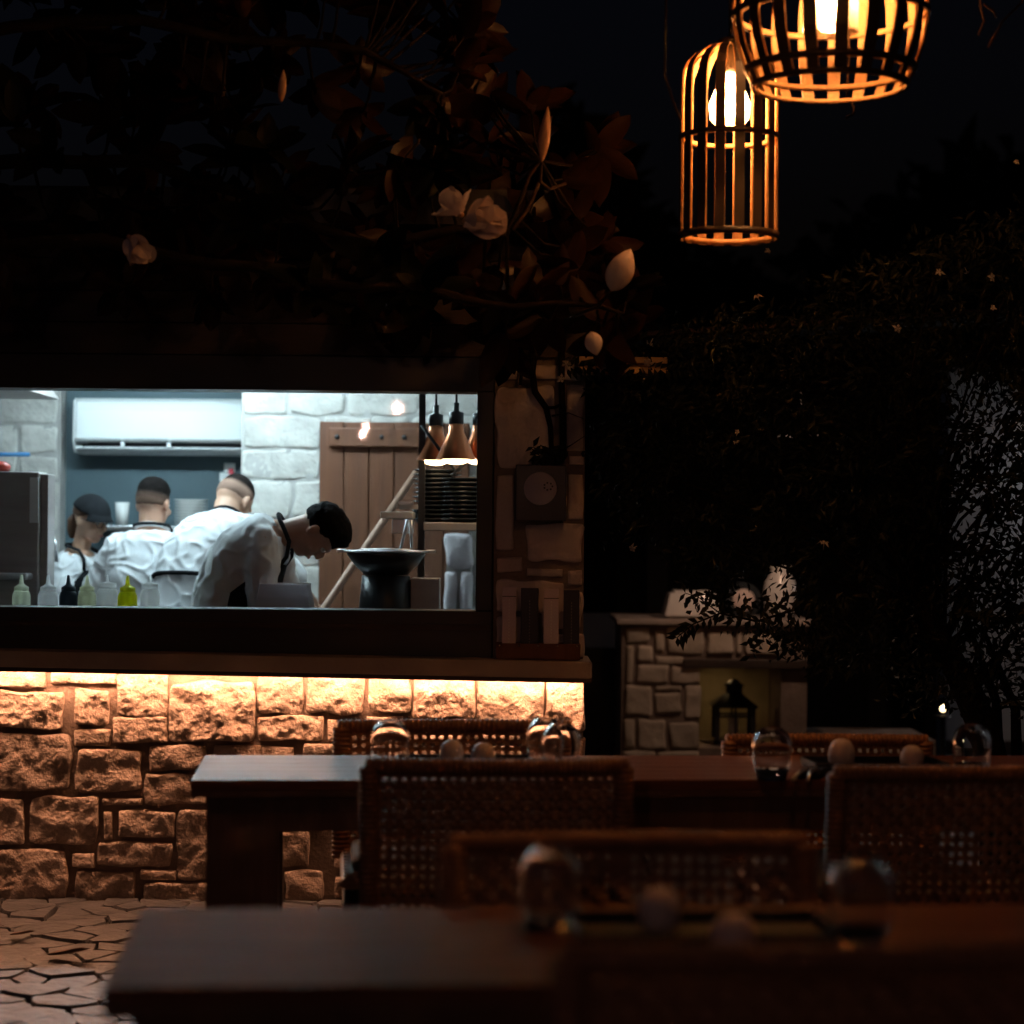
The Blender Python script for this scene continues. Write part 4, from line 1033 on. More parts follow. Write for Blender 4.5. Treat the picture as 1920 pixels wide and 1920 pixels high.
tumbler(1612, 1745, 3.66, 'blurred upturned glass on the nearest table catching two bright lamp reflections', 1.0)
c = tray(1318, 3.72, 'blurred black tray on the nearest table', .44)
shaker(at(1236, 1690, 3.74).x, 3.74, .757, 'blurred shaker on the tray of the nearest table', 1.05); shaker(at(1375, 1745, 3.53).x, 3.53, .7505, 'blurred shaker in front of the tray on the nearest table', 1.05)

# ------------------------------------------------------------------ menus and wall box by the window
zL = lambda x: zz(x, ztp)
bx0, bx1 = at(932, 1000, 8.26).x, at(1090, 1000, 8.26).x
bz = zL(bx0)+.0005
CR = thing('menu_crate', 'low wooden box on the ledge holding menu folders', 'crate', ((bx0+bx1)/2, 8.28, bz))
hgt = at(1000, 1208, 8.26).z-at(1000, 1238, 8.26).z
MB().box(bx0, bx1, 8.235, 8.247, bz, bz+hgt).build('front_board', DOORWOOD, CR, bevel=.002)
MB().box(bx0, bx1, 8.335, 8.345, bz, bz+hgt).build('back_board', DOORWOOD, CR); MB().box(bx0+.002, bx1-.002, 8.2471, 8.3349, bz, bz+.01).build('base_board', DOORWOOD, CR)
for k in range(5):
    x = bx0+.014+k*(bx1-bx0-.028)/4; mb = MB(); mb.ell((x, 8.233, bz+hgt-.008), (.0035, .003, .0035), n=8, m=6); mb.build('pin', STEEL, CR)
MP = mat('pale_leatherette', (.62, .57, .66), .6, bump=.2, bscale=150)
for k, (px0, px1, m, lb) in enumerate(((941, 968, MP, 'pale menu folder with white stitching at the left of the crate'), (976, 1010, BLACKP, 'black menu folder between the two pale folders'),
                                       (1019, 1048, MP, 'pale menu folder between the two black folders'), (1056, 1087, BLACKP, 'black menu folder at the pillar edge'))):
    y = 8.275; a, b = at(px0, 1212, y), at(px1, 1101, y)
    t = thing('menu_folder', lb, 'menu', ((a.x+b.x)/2, y, bz+.012), 0, 'menu folders in the crate')
    tp = at(1000, 1101+k*1.5, y).z
    MB().box(a.x, b.x, y, y+.014, bz+.0105, tp).build('cover', m, t, bevel=.002)
    zb2 = tp-.035
    MB().box(a.x, b.x, y-.0015, y-.0002, zb2-.003, zb2).build('band', BLACKP, t)
    st = MB(); n = 14
    for q in range(n):
        z = bz+hgt+.004+(zb2-.02-bz-hgt)*q/(n-1); st.box((a.x+b.x)/2-.0018, (a.x+b.x)/2+.0018, y-.0018, y-.0003, z-.003, z+.003)
    st.build('stitching', WHITEP if m is MP else mat('grey_thread', (.16, .16, .16), .8), t)
a, b = at(966, 977, 8.30), at(1062, 872, 8.30)
WB = thing('wall_box', 'square black box with a pale round face fixed to the stone pillar', 'wall box', ((a.x+b.x)/2, 8.33, a.z))
MB().box(a.x, b.x, 8.275, 8.345, a.z, b.z).build('housing', BLACKP, WB, bevel=.004)
c = at(1013, 916, 8.27); rr = 31/F*8.27
MB().lathe([(rr, 0), (rr, .006), (rr*.96, .009), (.001, .0095)], 36, (c.x, 8.2745, c.z), Matrix.Rotation(R(90), 3, 'X')).build('dial', mat('dial_face', (.56, .55, .62), .5), WB)
# ring shaped print on the dial
c2 = at(1028, 912, 8.26); mb = MB(); n = 20
for q in range(7):
    t = q*2*math.pi/7; mb.box(c2.x+.016*math.cos(t)-.0035, c2.x+.016*math.cos(t)+.0035, 8.2642, 8.2648, c2.z+.014*math.sin(t)-.0035, c2.z+.014*math.sin(t)+.0035)
mb.build('print', BLACKP, WB)

# ------------------------------------------------------------------ pendant lanterns
def lantern(label, c, prof, ns, sw, bands, bulbz, watt, cordtop, bs=1., inner=None):
    """prof: (r,z) from the bottom rim to the top ring, relative to c"""
    t = thing('pendant_lamp', label, 'pendant lamp', tuple(c), rnd(0, .2), 'slatted pendant lamps')
    def rad(z):
        for (r0, z0), (r1, z1) in zip(prof, prof[1:]):
            if z0 <= z <= z1: return r0+(r1-r0)*(z-z0)/max(1e-6, z1-z0)
        return prof[-1][0]
    for k in range(ns):
        a = 2*math.pi*k/ns; rdir = Vector((math.cos(a), math.sin(a), 0)); tdir = Vector((-math.sin(a), math.cos(a), 0))
        vs, fs = [], []
        for r, z in prof:
            w = sw*min(1, .35+.65*r/prof[len(prof)//2][0])
            for s_, q in ((-1, 0), (1, 0), (1, .007), (-1, .007)): vs.append(rdir*(r-q)+tdir*(s_*w/2)+Vector((0, 0, z)))
        n = len(prof)
        for i in range(n-1):
            for q in range(4): fs.append((i*4+q, i*4+(q+1) % 4, i*4+4+(q+1) % 4, i*4+4+q))
        fs += [(3, 2, 1, 0), tuple(range(4*n-4, 4*n))]
        b = MB(); b.add(vs, fs, False); o = b.build('slat', SLAT, t, local=True); o.data.materials.append(SLATB)
        for q in range(0, 4*(n-1), 4): o.data.polygons[q].material_index = 1  # outer slat faces painted dark, as front slats look in silhouette against the bulb
    for z, h, ro in bands:
        r0, r1 = rad(z)+ro, rad(z+h)+ro
        MB().lathe([(r0, z), (r1, z+h), (r1-.009, z+h), (r0-.009, z)], 48, close=True).build('band', SLATB, t, local=True)
        MB().lathe([(r0-.0165+.0, z+.001), (r1-.0165, z+h-.001), (r1-.020, z+h-.001), (r0-.020, z+.001)], 48, close=True).build('inner_band', SLAT, t, local=True)
    zt = prof[-1][1]
    MB().lathe([(prof[-1][0]+.008, zt-.004), (prof[-1][0]+.008, zt+.012), (.02, zt+.02), (.001, zt+.02)], 24).build('top_disc', SLATB, t, local=True)
    MB().tube([(0, 0, zt+.02), (0, 0, cordtop-c.z)], .006, 8).build('cord', BLACK, t, local=True)
    MB().tube([(0, 0, zt), (0, 0, bulbz+.10*bs)], .007, 8).build('stem', BLACK, t, local=True)
    MB().lathe([(.001, bulbz+.125*bs), (.022, bulbz+.12*bs), (.024, bulbz+.07*bs), (.018, bulbz+.06*bs)], 20).build('socket', BLACK, t, local=True)
    bu = MB().lathe([(.015, bulbz+.06*bs), (.030*bs, bulbz+.03*bs), (.047*bs, bulbz-.01*bs), (.044*bs, bulbz-.045*bs), (.025*bs, bulbz-.068*bs), (.001, bulbz-.073*bs)], 24).build('bulb', BULBG, t, local=True)
    f = MB(); f.ell((0, 0, bulbz), (.022*bs, .022*bs, .044*bs), n=16, m=10); f.build('filament', emit('filament_%d' % watt, (1, .40, .12), watt), bu, local=True)
    if inner: 
        r, z0, z1 = inner
        MB().lathe([(r, z0), (r, z1), (r-.002, z1), (r-.002, z0)], 32, close=True).build('glass_sleeve', SLEEVE, t, local=True)
    return t
CT_ = 4.6
# tall cylinder with a domed top
c = at(1366, 449, 7.0); r = 93/F*7.0
dome = [(r, 0), (r, .02), (r, .18), (r, .34), (r*.995, .52)]+[(r*math.cos(x), .52+.125*math.sin(x)) for x in (.25, .5, .75, 1.0, 1.2, 1.38)]
lantern('tall slatted pendant lamp with a domed top, its filament glowing', c, dome, 16, .033, [(0.0, .022, .003), (.325, .016, .004)], .46, 560, CT_, 1.45)
c = at(1556, 166, 6.5)
R0 = 183/F*6.5; pr = [(R0*.79, 0), (R0*.80, .012), (R0*.87, .06), (R0*.955, .13), (R0*.992, .19), (R0, .24), (R0*.985, .30), (R0*.93, .36), (R0*.82, .42), (R0*.66, .47), (R0*.45, .505), (R0*.28, .52)]
lantern('wide round slatted pendant lamp cut off by the top of the picture', c, pr, 19, .040, [(0, .014, .003), (.045, .018, .004), (.215, .018, .004)], .255, 1000, CT_, 1.15, (.085, .17, .36))
lantern('slatted pendant lamp hanging over the nearest table, just above the picture', Vector((.62, 4.25, 2.72)), dome, 16, .033, [(0.0, .022, .003), (.325, .016, .004)], .30, 620, CT_+.01, 1.45)
ca = MB(); ca.tube([(.965, 6.5, CT_), (.62, 4.25, CT_+.01), (.4, -1.2, CT_+.03)], .008, 6); ca.tube([(-3.5, 8.0, CT_+.02), (0, 7.1, CT_+.005), (.71, 7.0, CT_), (.965, 6.5, CT_), (4.5, 6.2, CT_+.05)], .008, 6); o = ca.build('overhead_cable', BLACK); tag(o, 'overhead cable that carries the slatted pendant lamps', 'cable')
for x, y in ((-3.5, 8.0), (4.5, 6.2), (.4, -1.2)):
    o = MB().lathe([(.05, -.03), (.045, 4.7), (.001, 4.72)], 14).build('cable_pole', DARKWOOD); o.location = (x, y, 0); tag(o, 'wooden pole carrying the lamp cable at the %s of the terrace' % ('kitchen side' if x < 0 else 'far side' if x > 2 else 'near side'), 'pole')
# bare bulbs on the terrace behind the viewer: their reflections show in the serving window
def festoon(px, py, ry, label, s, w):
    d = at(px, py, 1.0)-Vector((0, 0, H)); Yv = 2*(WF+.08)-ry
    p = Vector((d.x*Yv, ry, H+d.z*Yv))
    t = thing('bare_bulb', label, 'light bulb', tuple(p), 0, 'bare bulbs over the terrace')
    MB().tube([(0, 0, .10), (0, 0, 3.4-p.z)], .005, 6).build('cord', BLACK, t, local=True)
    MB().lathe([(.001, .12), (.020, .115), (.022, .06), (.016, .05)], 16).build('socket', BLACK, t, local=True)
    b = MB().lathe([(.015, .05), (.045*s, .0), (.05*s, -.03), (.03*s, -.06), (.001, -.068)], 20).build('globe', BULBG, t, local=True)
    f = MB(); f.ell((0, 0, -.012), (.018*s, .018*s, .034*s), n=14, m=8); f.build('filament', emit('festoon_%d' % w, (1, .54, .43), w), b, local=True)
festoon(745, 762, -2.2, 'bare filament bulb over the terrace, mirrored large in the serving window', 1.6, 760)
festoon(680, 812, -4.6, 'smaller bare bulb farther back on the terrace, mirrored on the door', .9, 700)
festoon(686, 798, -5.4, 'farthest bare bulb of the terrace, mirrored above the door batten', .8, 701)
ca = MB(); ca.tube([(-4, -2.2, 3.42), (4, -2.2, 3.42)], .006, 6); ca.tube([(-4, -4.6, 3.42), (4, -4.6, 3.42)], .006, 6); ca.tube([(-4, -5.4, 3.42), (4, -5.4, 3.42)], .006, 6); ca.tube([(-4, -1.9, 3.42), (-4, -5.7, 3.42)], .006, 6); ca.tube([(-4, -5.7, 3.43), (-4, -5.7, -.05)], .05, 8)
o = ca.build('bulb_cable', BLACK); tag(o, 'cable carrying the bare bulbs over the terrace', 'cable')

# ------------------------------------------------------------------ plants
random.seed(77)
def poly_in(p, poly):
    x, y = p; c = False
    for i in range(len(poly)):
        (x1, y1), (x2, y2) = poly[i], poly[i-1]
        if (y1 > y) != (y2 > y) and x < (x2-x1)*(y-y1)/(y2-y1)+x1: c = not c
    return c
def leaf_mesh(L, Wd, fold, bend, twist, nx=6):
    """a leaf along +y from its stalk"""
    vs, fs = [], []
    for i in range(nx+1):
        t = i/nx; w = Wd/2*math.sin(math.pi*min(1, .06+.94*t**.9))**.55 if t < 1 else .001
        y = L*t; z = -bend*L*t*t; a = twist*t
        for k in (-1, -.5, 0, .5, 1):
            x = k*w; zz_ = z+abs(k)*w*fold+.03*L*math.sin(3*t*math.pi+k)*abs(k)*.25
            vs.append((x*math.cos(a), y, zz_+x*math.sin(a)))
    for i in range(nx):
        for k in range(4): q = i*5+k; fs.append((q, q+1, q+6, q+5))
    mb = MB(); mb.add(vs, fs, True); return mb
LV = [leaf_mesh(L, L*.46, f, b, t) for L, f, b, t in ((.17, .25, .10, .2), (.19, .12, .25, -.2), (.15, .35, .02, .4), (.165, .2, -.12, -.35), (.20, .15, .4, .1), (.14, .3, .15, 0))]
LM = [l.mesh('leaf') for l in LV]
for m in LM: m.materials.append(LEAF)
def frame(y, z):
    y = y.normalized(); x = y.cross(z)
    x = x.normalized() if x.length > 1e-4 else y.orthogonal().normalized(); z = x.cross(y)
    return Matrix((x, y, z)).transposed()
MG = thing('magnolia_tree', 'magnolia tree with big glossy leaves and white flowers spreading over the kitchen roof edge', 'tree', (-3.15, 7.6, 0))
inv = MW[MG.name].inverted()
limbs = [
    [Vector((-3.15, 7.6, 2.3)), Vector((-2.3, 7.5, 2.75)), Vector((-1.3, 7.45, 2.72)), Vector((-.5, 7.5, 2.45)), Vector((0.0, 7.5, 2.52)), Vector((.09, 7.5, 2.76))],
    [Vector((-3.15, 7.6, 2.5)), Vector((-2.4, 7.35, 3.1)), Vector((-1.3, 7.3, 3.2)), Vector((-.5, 7.3, 3.1)), Vector((-.25, 7.3, 2.95))],
    [Vector((-3.15, 7.6, 2.1)), Vector((-2.3, 7.3, 2.4)), Vector((-1.4, 7.2, 2.42)), Vector((-.5, 7.3, 2.28)), Vector((.1, 7.35, 2.25)), Vector((.36, 7.4, 2.22))],
    [Vector((-3.15, 7.6, 2.6)), Vector((-2.6, 7.6, 3.3)), Vector((-1.9, 7.5, 3.6)), Vector((-1.0, 7.4, 3.5))]]
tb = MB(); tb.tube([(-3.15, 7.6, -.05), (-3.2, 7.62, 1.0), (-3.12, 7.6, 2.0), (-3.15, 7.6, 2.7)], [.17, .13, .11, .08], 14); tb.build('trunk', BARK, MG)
tb = MB()
def wiggle(L):
    out = []
    for a, b in zip(L, L[1:]):
        for k in range(5): out.append(a.lerp(b, k/5)+.05*noise.noise_vector((a.lerp(b, k/5))*3.1))
    return out+[L[-1]]
limbs = [wiggle(L) for L in limbs]
for L in limbs: tb.tube(L, [.034-.027*i/(len(L)-1) for i in range(len(L))], 8)
polyM = [(-420, -160), (940, -160), (900, 60), (940, 130), (1010, 190), (1110, 240), (1165, 350), (1120, 430), (1190, 500), (1200, 600), (1150, 655), (1000, 665), (860, 640), (640, 590), (420, 545), (250, 560), (120, 520), (-420, 600)]
def nearest(p):
    best = None
    for L in limbs:
        for a, b in zip(L, L[1:]):
            t = max(0, min(1, (p-a).dot(b-a)/(b-a).length_squared)); q = a+(b-a)*t
            if best is None or (q-p).length < (best-p).length: best = q
    return best
leaves = []; tips = []
while len(tips) < 215:
    px, py = rnd(-420, 1210), rnd(-160, 670)
    if not poly_in((px, py), polyM): continue
    Y = 7.65+rnd(-.4, .4)
    if px > 880 and py < 480: Y = 7.95+rnd(-.1, .15)
    if any((px-a)**2+(py-b)**2 < 85**2 for a, b in ((888, 418), (900, 460), (1165, 505), (1016, 250), (268, 470), (527, 165), (1110, 645))): Y = max(Y, 7.5+rnd(0, .3))
    p = at(px, py, Y); tips.append(p)
tips += [at(1060, 335, 7.8), at(1120, 600, 7.5), at(740, 320, 7.2), at(1080, 500, 7.6), at(960, 560, 7.4)]
for p in tips:
    q = nearest(p); d = (p-q); d = d.normalized() if d.length > .05 else Vector((rnd(-1, 1), -.5, .4)).normalized()
    d = (d+Vector((rnd(-.3, .3), rnd(-.5, .1), rnd(-.1, .4)))).normalized()
    mid = (p+q)/2+Vector((0, 0, -.04)); tb.tube([q, mid, p], [.007, .005, .0035], 5)
    for k in range(random.randint(6, 10)):
        a = k*2.4+rnd(-.3, .3); s = d.orthogonal().normalized(); s2 = d.cross(s)
        out = (s*math.cos(a)+s2*math.sin(a))*rnd(.4, 1.2)+d*rnd(.1, 1.3)+Vector((rnd(-.3, .3), rnd(-.3, .3), rnd(-.45, .1)))
        leaves.append((p-d*rnd(0, .05), out.normalized(), d, random.randrange(6), rnd(.75, 1.12)))
tb.build('branch', BARK, MG)
leaves.sort(key=lambda l: l[0].y)
inside = [l for l in leaves if l[0].x > -2.05 and l[0].z < 3.25]; outside = [l for l in leaves if not (l[0].x > -2.05 and l[0].z < 3.25)]
def lmat(l): return Matrix.Translation(inv @ l[0]) @ frame(l[1], l[2]).to_4x4() @ Matrix.Scale(l[4], 4)
for l in inside[:300]:
    link_mesh('leaf', LM[l[3]], None, MG, lmat(l))
mb = MB()
for l in inside[300:]+outside:
    M4 = lmat(l); mb.add([M4 @ Vector(v) for v in LV[l[3]].v], LV[l[3]].f, True)
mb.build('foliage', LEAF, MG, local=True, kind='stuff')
def petal_mesh(L, Wd, cup, curl, tip=.0):
    vs, fs = [], []; n, m = 8, 6
    for i in range(n+1):
        t = i/n; w = Wd/2*(math.sin(math.pi*(.08+.80*t))**.55)
        for k in range(m+1):
            s = 2*k/m-1
            vs.append((s*w, L*t*(1-.06*s*s)+tip*0, cup*L*(s*s*.55*math.sin(math.pi*min(1, t+.1)))+curl*L*t*t))
    for i in range(n):
        for k in range(m): q = i*(m+1)+k; fs.append((q, q+1, q+m+2, q+m+1))
    mb = MB(); mb.add(vs, fs, True); return mb
PM = petal_mesh(.105, .085, .55, .25).mesh('petal'); PM2 = petal_mesh(.100, .092, .8, .55).mesh('petal')
def flower(c, axis, n, open_, sc_, label=None, mesh=PM):
    h = MB(); h.ell((0, 0, 0), (.012, .012, .022), n=10, m=8); core = h.build('flower', BUD, MG, local=True)
    base = frame(Vector(axis), Vector((0, -1, .2))); core.matrix_basis = Matrix.Translation(inv @ Vector(c)) @ base.to_4x4() @ Matrix.Rotation(R(-90), 4, 'X') @ Matrix.Scale(sc_, 4)
    for k in range(n):
        a = k*2*math.pi/n+rnd(-.2, .2); o_ = open_[k % len(open_)]
        M4 = Matrix.Rotation(a, 4, 'Z') @ Matrix.Rotation(R(90-o_), 4, 'X') @ Matrix.Translation((0, .0, 0))
        link_mesh('petal', mesh, PETAL, core, Matrix.Translation((0, 0, -.008)) @ M4).data.materials or None
# the open flower, the egg shaped one, drooping one
flower(at(880, 415, 6.95), (.85, -.55, -.1), 7, (10, 42, 25, 70), 1.2, mesh=PM2)
flower(at(862, 398, 6.97), (-.6, -.3, .8), 5, (30, 70), .9, mesh=PM)
def egg(c, axis, L, Wd, m, name, ridges=5):
    mb = MB(); vs, fs = [], []; n, mm = 20, 12
    for i in range(mm+1):
        t = i/mm; r = Wd/2*math.sin(math.pi*t**.85)**.75 if 0 < t < 1 else .0008
        for k in range(n):
            a = 2*math.pi*k/n; rr = r*(1+.07*abs(math.sin(a*ridges/2+t*1.4)))
            vs.append((rr*math.cos(a), L*t, rr*math.sin(a)))
    for i in range(mm):
        for k in range(n): fs.append((i*n+k, i*n+(k+1) % n, (i+1)*n+(k+1) % n, (i+1)*n+k))
    mb.add(vs, fs, True); o = mb.build(name, m, MG, local=True)
    o.matrix_basis = Matrix.Translation(inv @ Vector(c)) @ frame(Vector(axis), Vector((0, -1, 0))).to_4x4(); return o
egg(at(1146, 546, 6.95), (.45, -.1, 1), .150, .085, PETAL, 'closed_flower')
egg(at(1016, 304, 6.98), (.10, -.1, 1), .180, .036, BUD, 'flower_bud', 3)
egg(at(527, 192, 6.95), (.08, -.1, 1), .105, .026, BUD, 'flower_bud', 3)
egg(at(1108, 622, 6.95), (.25, -.1, -1), .080, .055, PETAL, 'closed_flower')
tw = MB(); tw.tube([at(1060, 345, 7.45), at(1030, 355, 7.35), at(1012, 340, 7.05), at(1016, 304, 6.98)], [.006, .006, .006, .005], 6); tw.tube([at(1060, 600, 7.35), at(1120, 575, 7.05), at(1146, 546, 6.95)], [.006]*3, 6)
tw.tube([at(960, 430, 7.3), at(990, 390, 7.35), at(1012, 340, 7.3)], [.010, .009, .006], 6); tw.build('twig', TWIG, MG)
flower(at(245, 450, 6.95), (.55, -.4, -.75), 6, (15, 40, 20), 1.0, mesh=PM)

# jasmine at the right
random.seed(8)
JY = 8.35
JS = thing('jasmine', 'large dark jasmine with a leaning trunk, fine leaves and small white flowers', 'jasmine', (at(1880, 1000, JY).x, JY, 0))
inv = MW[JS.name].inverted()
base = Vector((at(1885, 1000, JY).x, JY, -.03))
trunk = [base, at(1868, 1480, JY), at(1850, 1380, JY), at(1812, 1290, JY), at(1770, 1210, JY), at(1720, 1110, JY)]
tb = MB(); tb.tube(trunk, [.085, .070, .062, .058, .045, .03], 12); tb.build('trunk', BARK, JS)
polyJ = [(1110, 690), (1180, 660), (1300, 600), (1480, 560), (1600, 500), (1700, 460), (1800, 420), (2010, 405), (2150, 500), (2240, 680), (2260, 900), (2190, 1130), (2090, 1280), (1960, 1330), (1850, 1300), (1760, 1330), (1680, 1290), (1560, 1250), (1440, 1200), (1330, 1140), (1270, 1060), (1190, 1010), (1120, 900)]
def dens(px, py):
    d = 1.
    if px > 1780 and py > 740: d = .85
    elif px > 1640 and py > 990: d = .45
    if px > 1540 and py > 1000 and py < 1200 and px < 1760: d = .4
    if 1425 < px < 1490 and 1030 < py < 1165: d = .10
    if px < 1420 and py > 850: d *= .55
    if py < 620: d *= .7
    return d
JL = []
for (L, w, b) in ((.045, .020, .2), (.055, .020, .1), (.04, .022, .35)):
    JL.append(([(0, 0, 0), (w/2, L*.45, .12*w), (0, L, -b*L), (-w/2, L*.45, .12*w), (0, L*.5, -b*L*.3)], [(0, 1, 4), (1, 2, 4), (2, 3, 4), (3, 0, 4)]))
mb = MB(); sprigs = []
cnt = 0
while cnt < 3900:
    px, py = rnd(1100, 2270), rnd(400, 1340)
    if not poly_in((px, py), polyJ) or random.random() > dens(px, py): continue
    Y = JY+random.gauss(0, .22); p = at(px, py, Y); cnt += 1
    d = Vector((rnd(-1, 1), rnd(-1, 1), rnd(-.9, .7))).normalized()
    n = random.randint(4, 7); sprigs.append(p)
    for k in range(n):
        q = p+d*(.022*k); s = d.orthogonal().normalized(); s2 = d.cross(s); a = (k % 2)*math.pi+rnd(-.5, .5)+rnd(0, 1)
        out = s*math.cos(a)+s2*math.sin(a)+d*rnd(.2, .8)+Vector((0, 0, -.25))
        vs, fs = JL[random.randrange(3)]; M4 = Matrix.Translation(q) @ frame(out, d+Vector((rnd(-.4, .4),)*3)).to_4x4() @ Matrix.Scale(rnd(.7, 1.15), 4)
        mb.add([M4 @ Vector(v) for v in vs], fs, False)
def spray(pts, nl):
    for i in range(nl):
        t = i/(nl-1)*(len(pts)-1); k = min(int(t), len(pts)-2); p = pts[k].lerp(pts[k+1], t-k)
        d = (pts[k+1]-pts[k]).normalized()
        for s in (-1, 1):
            out = d.cross(Vector((0, 1, 0))).normalized()*s+d*.6+Vector((0, rnd(-.4, .4), -.35)); vs, fs = JL[i % 3]
            M4 = Matrix.Translation(p) @ frame(out, Vector((rnd(-.3, .3), -1, .4))).to_4x4() @ Matrix.Scale(rnd(.8, 1.2), 4); mb.add([M4 @ Vector(v) for v in vs], fs, False)
br = MB()
sp = [at(1500, 1140, 8.2), at(1420, 1165, 8.15), at(1350, 1150, 8.1), at(1300, 1170, 8.1), at(1270, 1195, 8.08)]; br.tube(sp, [.006, .005, .004, .003, .002], 5); spray(sp, 18)
sp2 = [at(1350, 1150, 8.1), at(1310, 1120, 8.05), at(1285, 1112, 8.05)]; br.tube(sp2, [.003, .002, .0015], 5); spray(sp2, 5)
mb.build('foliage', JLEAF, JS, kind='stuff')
for k in range(45):
    p = random.choice(sprigs); a = trunk[random.randint(3, 5)]
    m = a.lerp(p, .55)+Vector((rnd(-.12, .12), rnd(-.1, .1), rnd(0, .25)))
    br.tube([a, a.lerp(m, .5)+Vector((0, 0, .06)), m, p], [.010, .007, .005, .002], 5)
for (x0, y0, x1, y1) in ((1868, 1150, 1874, 1480), (1904, 1180, 1908, 1480)):
    a = at(x1, y1, JY+.15); br.tube([Vector((a.x, a.y, -.04)), a, at(x0, (y0+y1)/2, JY+.15), at(x0-60, y0, JY+.1)], [.028, .026, .02, .008], 8)
br.build('branch', BARK, JS)
fb = MB()
for k in range(5):
    a = 2*math.pi*k/5; d = Vector((math.cos(a), math.sin(a), .15)); s = Vector((-math.sin(a), math.cos(a), 0))
    fb.add([(0, 0, 0), d*.013+s*.007, d*(.026 if k % 2 else .020)+Vector((0, 0, -.012 if k % 2 else -.004)), d*.013-s*.007, d*.014+Vector((0, 0, .003))], [(0, 1, 4), (1, 2, 4), (2, 3, 4), (3, 0, 4)], True)
fb.tube([(0, 0, -.022), (0, 0, 0)], [.0016, .0026], 6); FMs = fb.mesh('flower')
for (px, py, s) in ((1420, 556, 1.2), (1761, 510, 1.3), (1813, 510, 1.0), (1860, 520, 1.1), (1862, 577, .8), (1683, 616, 1.0), (1906, 303, .8), (1545, 1018, 1.25), (1186, 1028, 1.1), (1219, 645, 1.1), (1215, 680, 1.3), (1130, 688, 1.2), (1062, 682, 1.2), (1052, 710, 1.0), (1382, 810, .8), (1380, 828, .8), (1705, 705, .7), (1440, 470, .9)):
    Y = 7.9 if px > 1100 else 8.1
    o = link_mesh('flower', FMs, JPETAL, JS, Matrix.Translation(inv @ at(px, py, Y)) @ Matrix.Rotation(R(rnd(50, 130)), 4, 'X') @ Matrix.Rotation(rnd(0, 3), 4, 'Z') @ Matrix.Rotation(R(rnd(-75, 75)), 4, 'Y') @ Matrix.Diagonal((s*.85, s*rnd(.5, .85), s, 1)))
    p = at(px, py, Y)
    if 1000 < px < 1240 or px > 1300 and py < 620 or px > 1890:
        q = p+Vector((rnd(-.05, .12), .12, -.12))
# climbing stems on the pillar
VN = thing('climbing_vine', 'bare climbing stems running down the stone pillar beside the window', 'vine', (at(1030, 1000, 8.33).x, 8.33, zt))
mb = MB()
vy = WF-.028
mb.tube([at(1002, 640, vy), at(998, 700, vy-.02), at(1003, 735, vy), at(1024, 765, vy), at(1032, 800, vy), at(1034, 850, vy)], [.013, .013, .013, .012, .010, .009], 8)
mb.tube([at(976, 640, vy), at(978, 690, vy-.01), at(976, 722, vy)], [.009, .008, .006], 8)
mb.tube([at(1054, 640, vy), at(1053, 720, vy-.02), at(1055, 790, vy), at(1056, 850, vy-.02)], [.012, .012, .013, .013], 8)
mb.tube([at(1024, 765, vy), at(1040, 764, vy-.01), at(1052, 758, vy)], [.007, .007, .006], 6); mb.tube([at(1034, 780, vy-.01), at(1044, 778, vy-.01), at(1066, 774, vy-.02), at(1096, 786, vy-.03)], [.004, .003, .002, .001], 5)
mb.tube([at(1058, 842, vy-.02), at(1075, 832, vy-.05), at(1100, 815, vy-.06)], [.003, .002, .0012], 5)
mb.build('stem', BARK, VN)
mb = MB()
spray([at(1062, 842, vy-.04), at(1035, 852, vy-.05), at(1005, 855, vy-.06)], 9); spray([at(1050, 855, vy-.05), at(1020, 862, vy-.05), at(1000, 838, vy-.06)], 7)
spray([at(1062, 690, 8.15), at(1085, 685, 8.12), at(1110, 690, 8.1), at(1130, 684, 8.1)], 10); spray([at(1215, 690, 8.1), at(1260, 694, 8.1), at(1300, 690, 8.1)], 9)
mb.build('leaves', JLEAF, VN, kind='stuff')
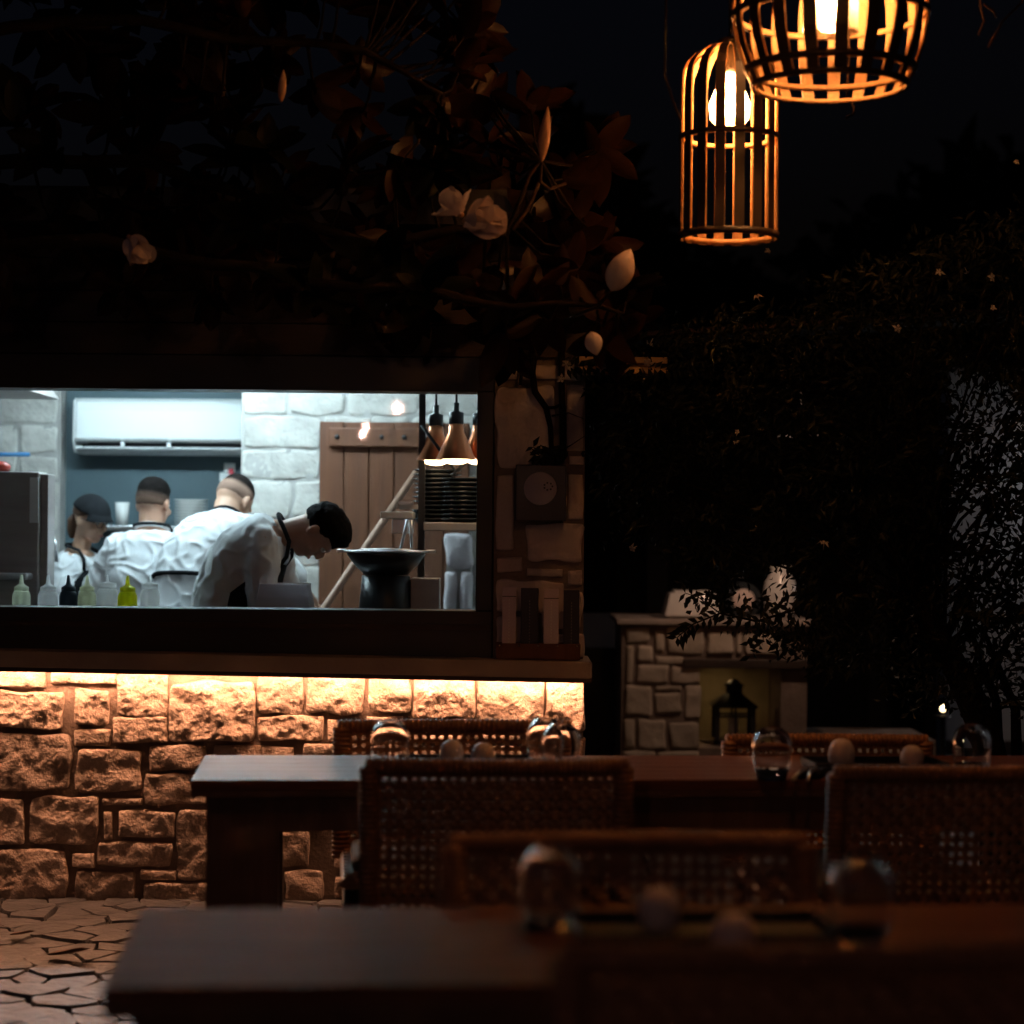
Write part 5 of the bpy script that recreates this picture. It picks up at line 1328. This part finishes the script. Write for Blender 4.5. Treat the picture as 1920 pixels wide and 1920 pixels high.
# dry tendrils hanging by the lamps
TD = thing('hanging_tendrils', 'thin dry vine tendrils hanging near the pendant lamps', 'vine', tuple(at(1590, 190, 6.6)))
for L in ([(1590, -60), (1592, 100), (1588, 185), (1601, 200), (1600, 214), (1586, 222)], [(1836, -60), (1838, 10), (1845, 40), (1834, 66)], [(1843, 8), (1862, 20), (1868, 34)], [(1960, -60), (1915, 5), (1880, 40), (1852, 90)],
          [(1250, -60), (1246, 140), (1262, 190), (1277, 228)]):
    MB().tube([at(x, y, 6.75) for x, y in L], .0035, 5).build('tendril', TWIG, TD)
# distant night trees beyond the shelter
random.seed(3)
def far_tree(px, Y, htop, w, label):
    c = at(px, 1000, Y); t = thing('garden_tree', label, 'tree', (c.x, Y, -.05))
    MB().tube([(c.x, Y, -.05), (c.x+.1, Y, htop*.35), (c.x, Y, htop*.75)], [.16, .12, .05], 10).build('trunk', BARK, t)
    b = MB()
    for k in range(1500):
        d = Vector((random.gauss(0, 1), random.gauss(0, 1), random.gauss(0, 1))).normalized()*rnd(.45, 1)**.5
        q = Vector((c.x+d.x*w*(1+.25*math.sin(5*d.z)), Y+d.y*w, htop*.66+d.z*htop*.36)); vs, fs = JL[k % 3]
        b.add([(Matrix.Translation(q) @ frame(Vector((rnd(-1, 1), rnd(-1, 1), rnd(-1, .5))), Vector((0, 0, 1))).to_4x4() @ Matrix.Scale(rnd(4, 7), 4)) @ Vector(v) for v in vs], fs, False)
    b.build('crown', JLEAF, t)
far_tree(1045, 19, 5.3, .9, 'slender dark tree standing against the night sky left of the tall lamp')
far_tree(1280, 21, 4.3, 1.5, 'low dark bushy tree behind the tall slatted lamp')
far_tree(1830, 19, 4.9, 1.6, 'broad dark tree against the sky above the jasmine')
# fallen leaves on the paving
for (px, py, s, lb) in ((39, 1761, .75, 'small dark curled leaf lying on the paving near the wall'), (124, 1798, 1.2, 'larger brown curled leaf lying on the paving near the table')):
    Yg = 4000*1.43/(py-1000); p = at(px, py, Yg)
    o = link_mesh('fallen_leaf', leaf_mesh(.12, .06, .35, -.18, .3).mesh('fallen_leaf'), mat('dry_leaf', (.12, .055, .028), .7, back=(.16, .08, .045)))
    o.matrix_basis = Matrix.Translation((p.x-.05*s, Yg, .02)) @ Matrix.Rotation(R(-95), 4, 'Z') @ Matrix.Scale(s, 4)
    md = o.modifiers.new('solid', 'SOLIDIFY'); md.thickness = .001
    tag(o, lb, 'leaf', 'fallen leaves on the paving')
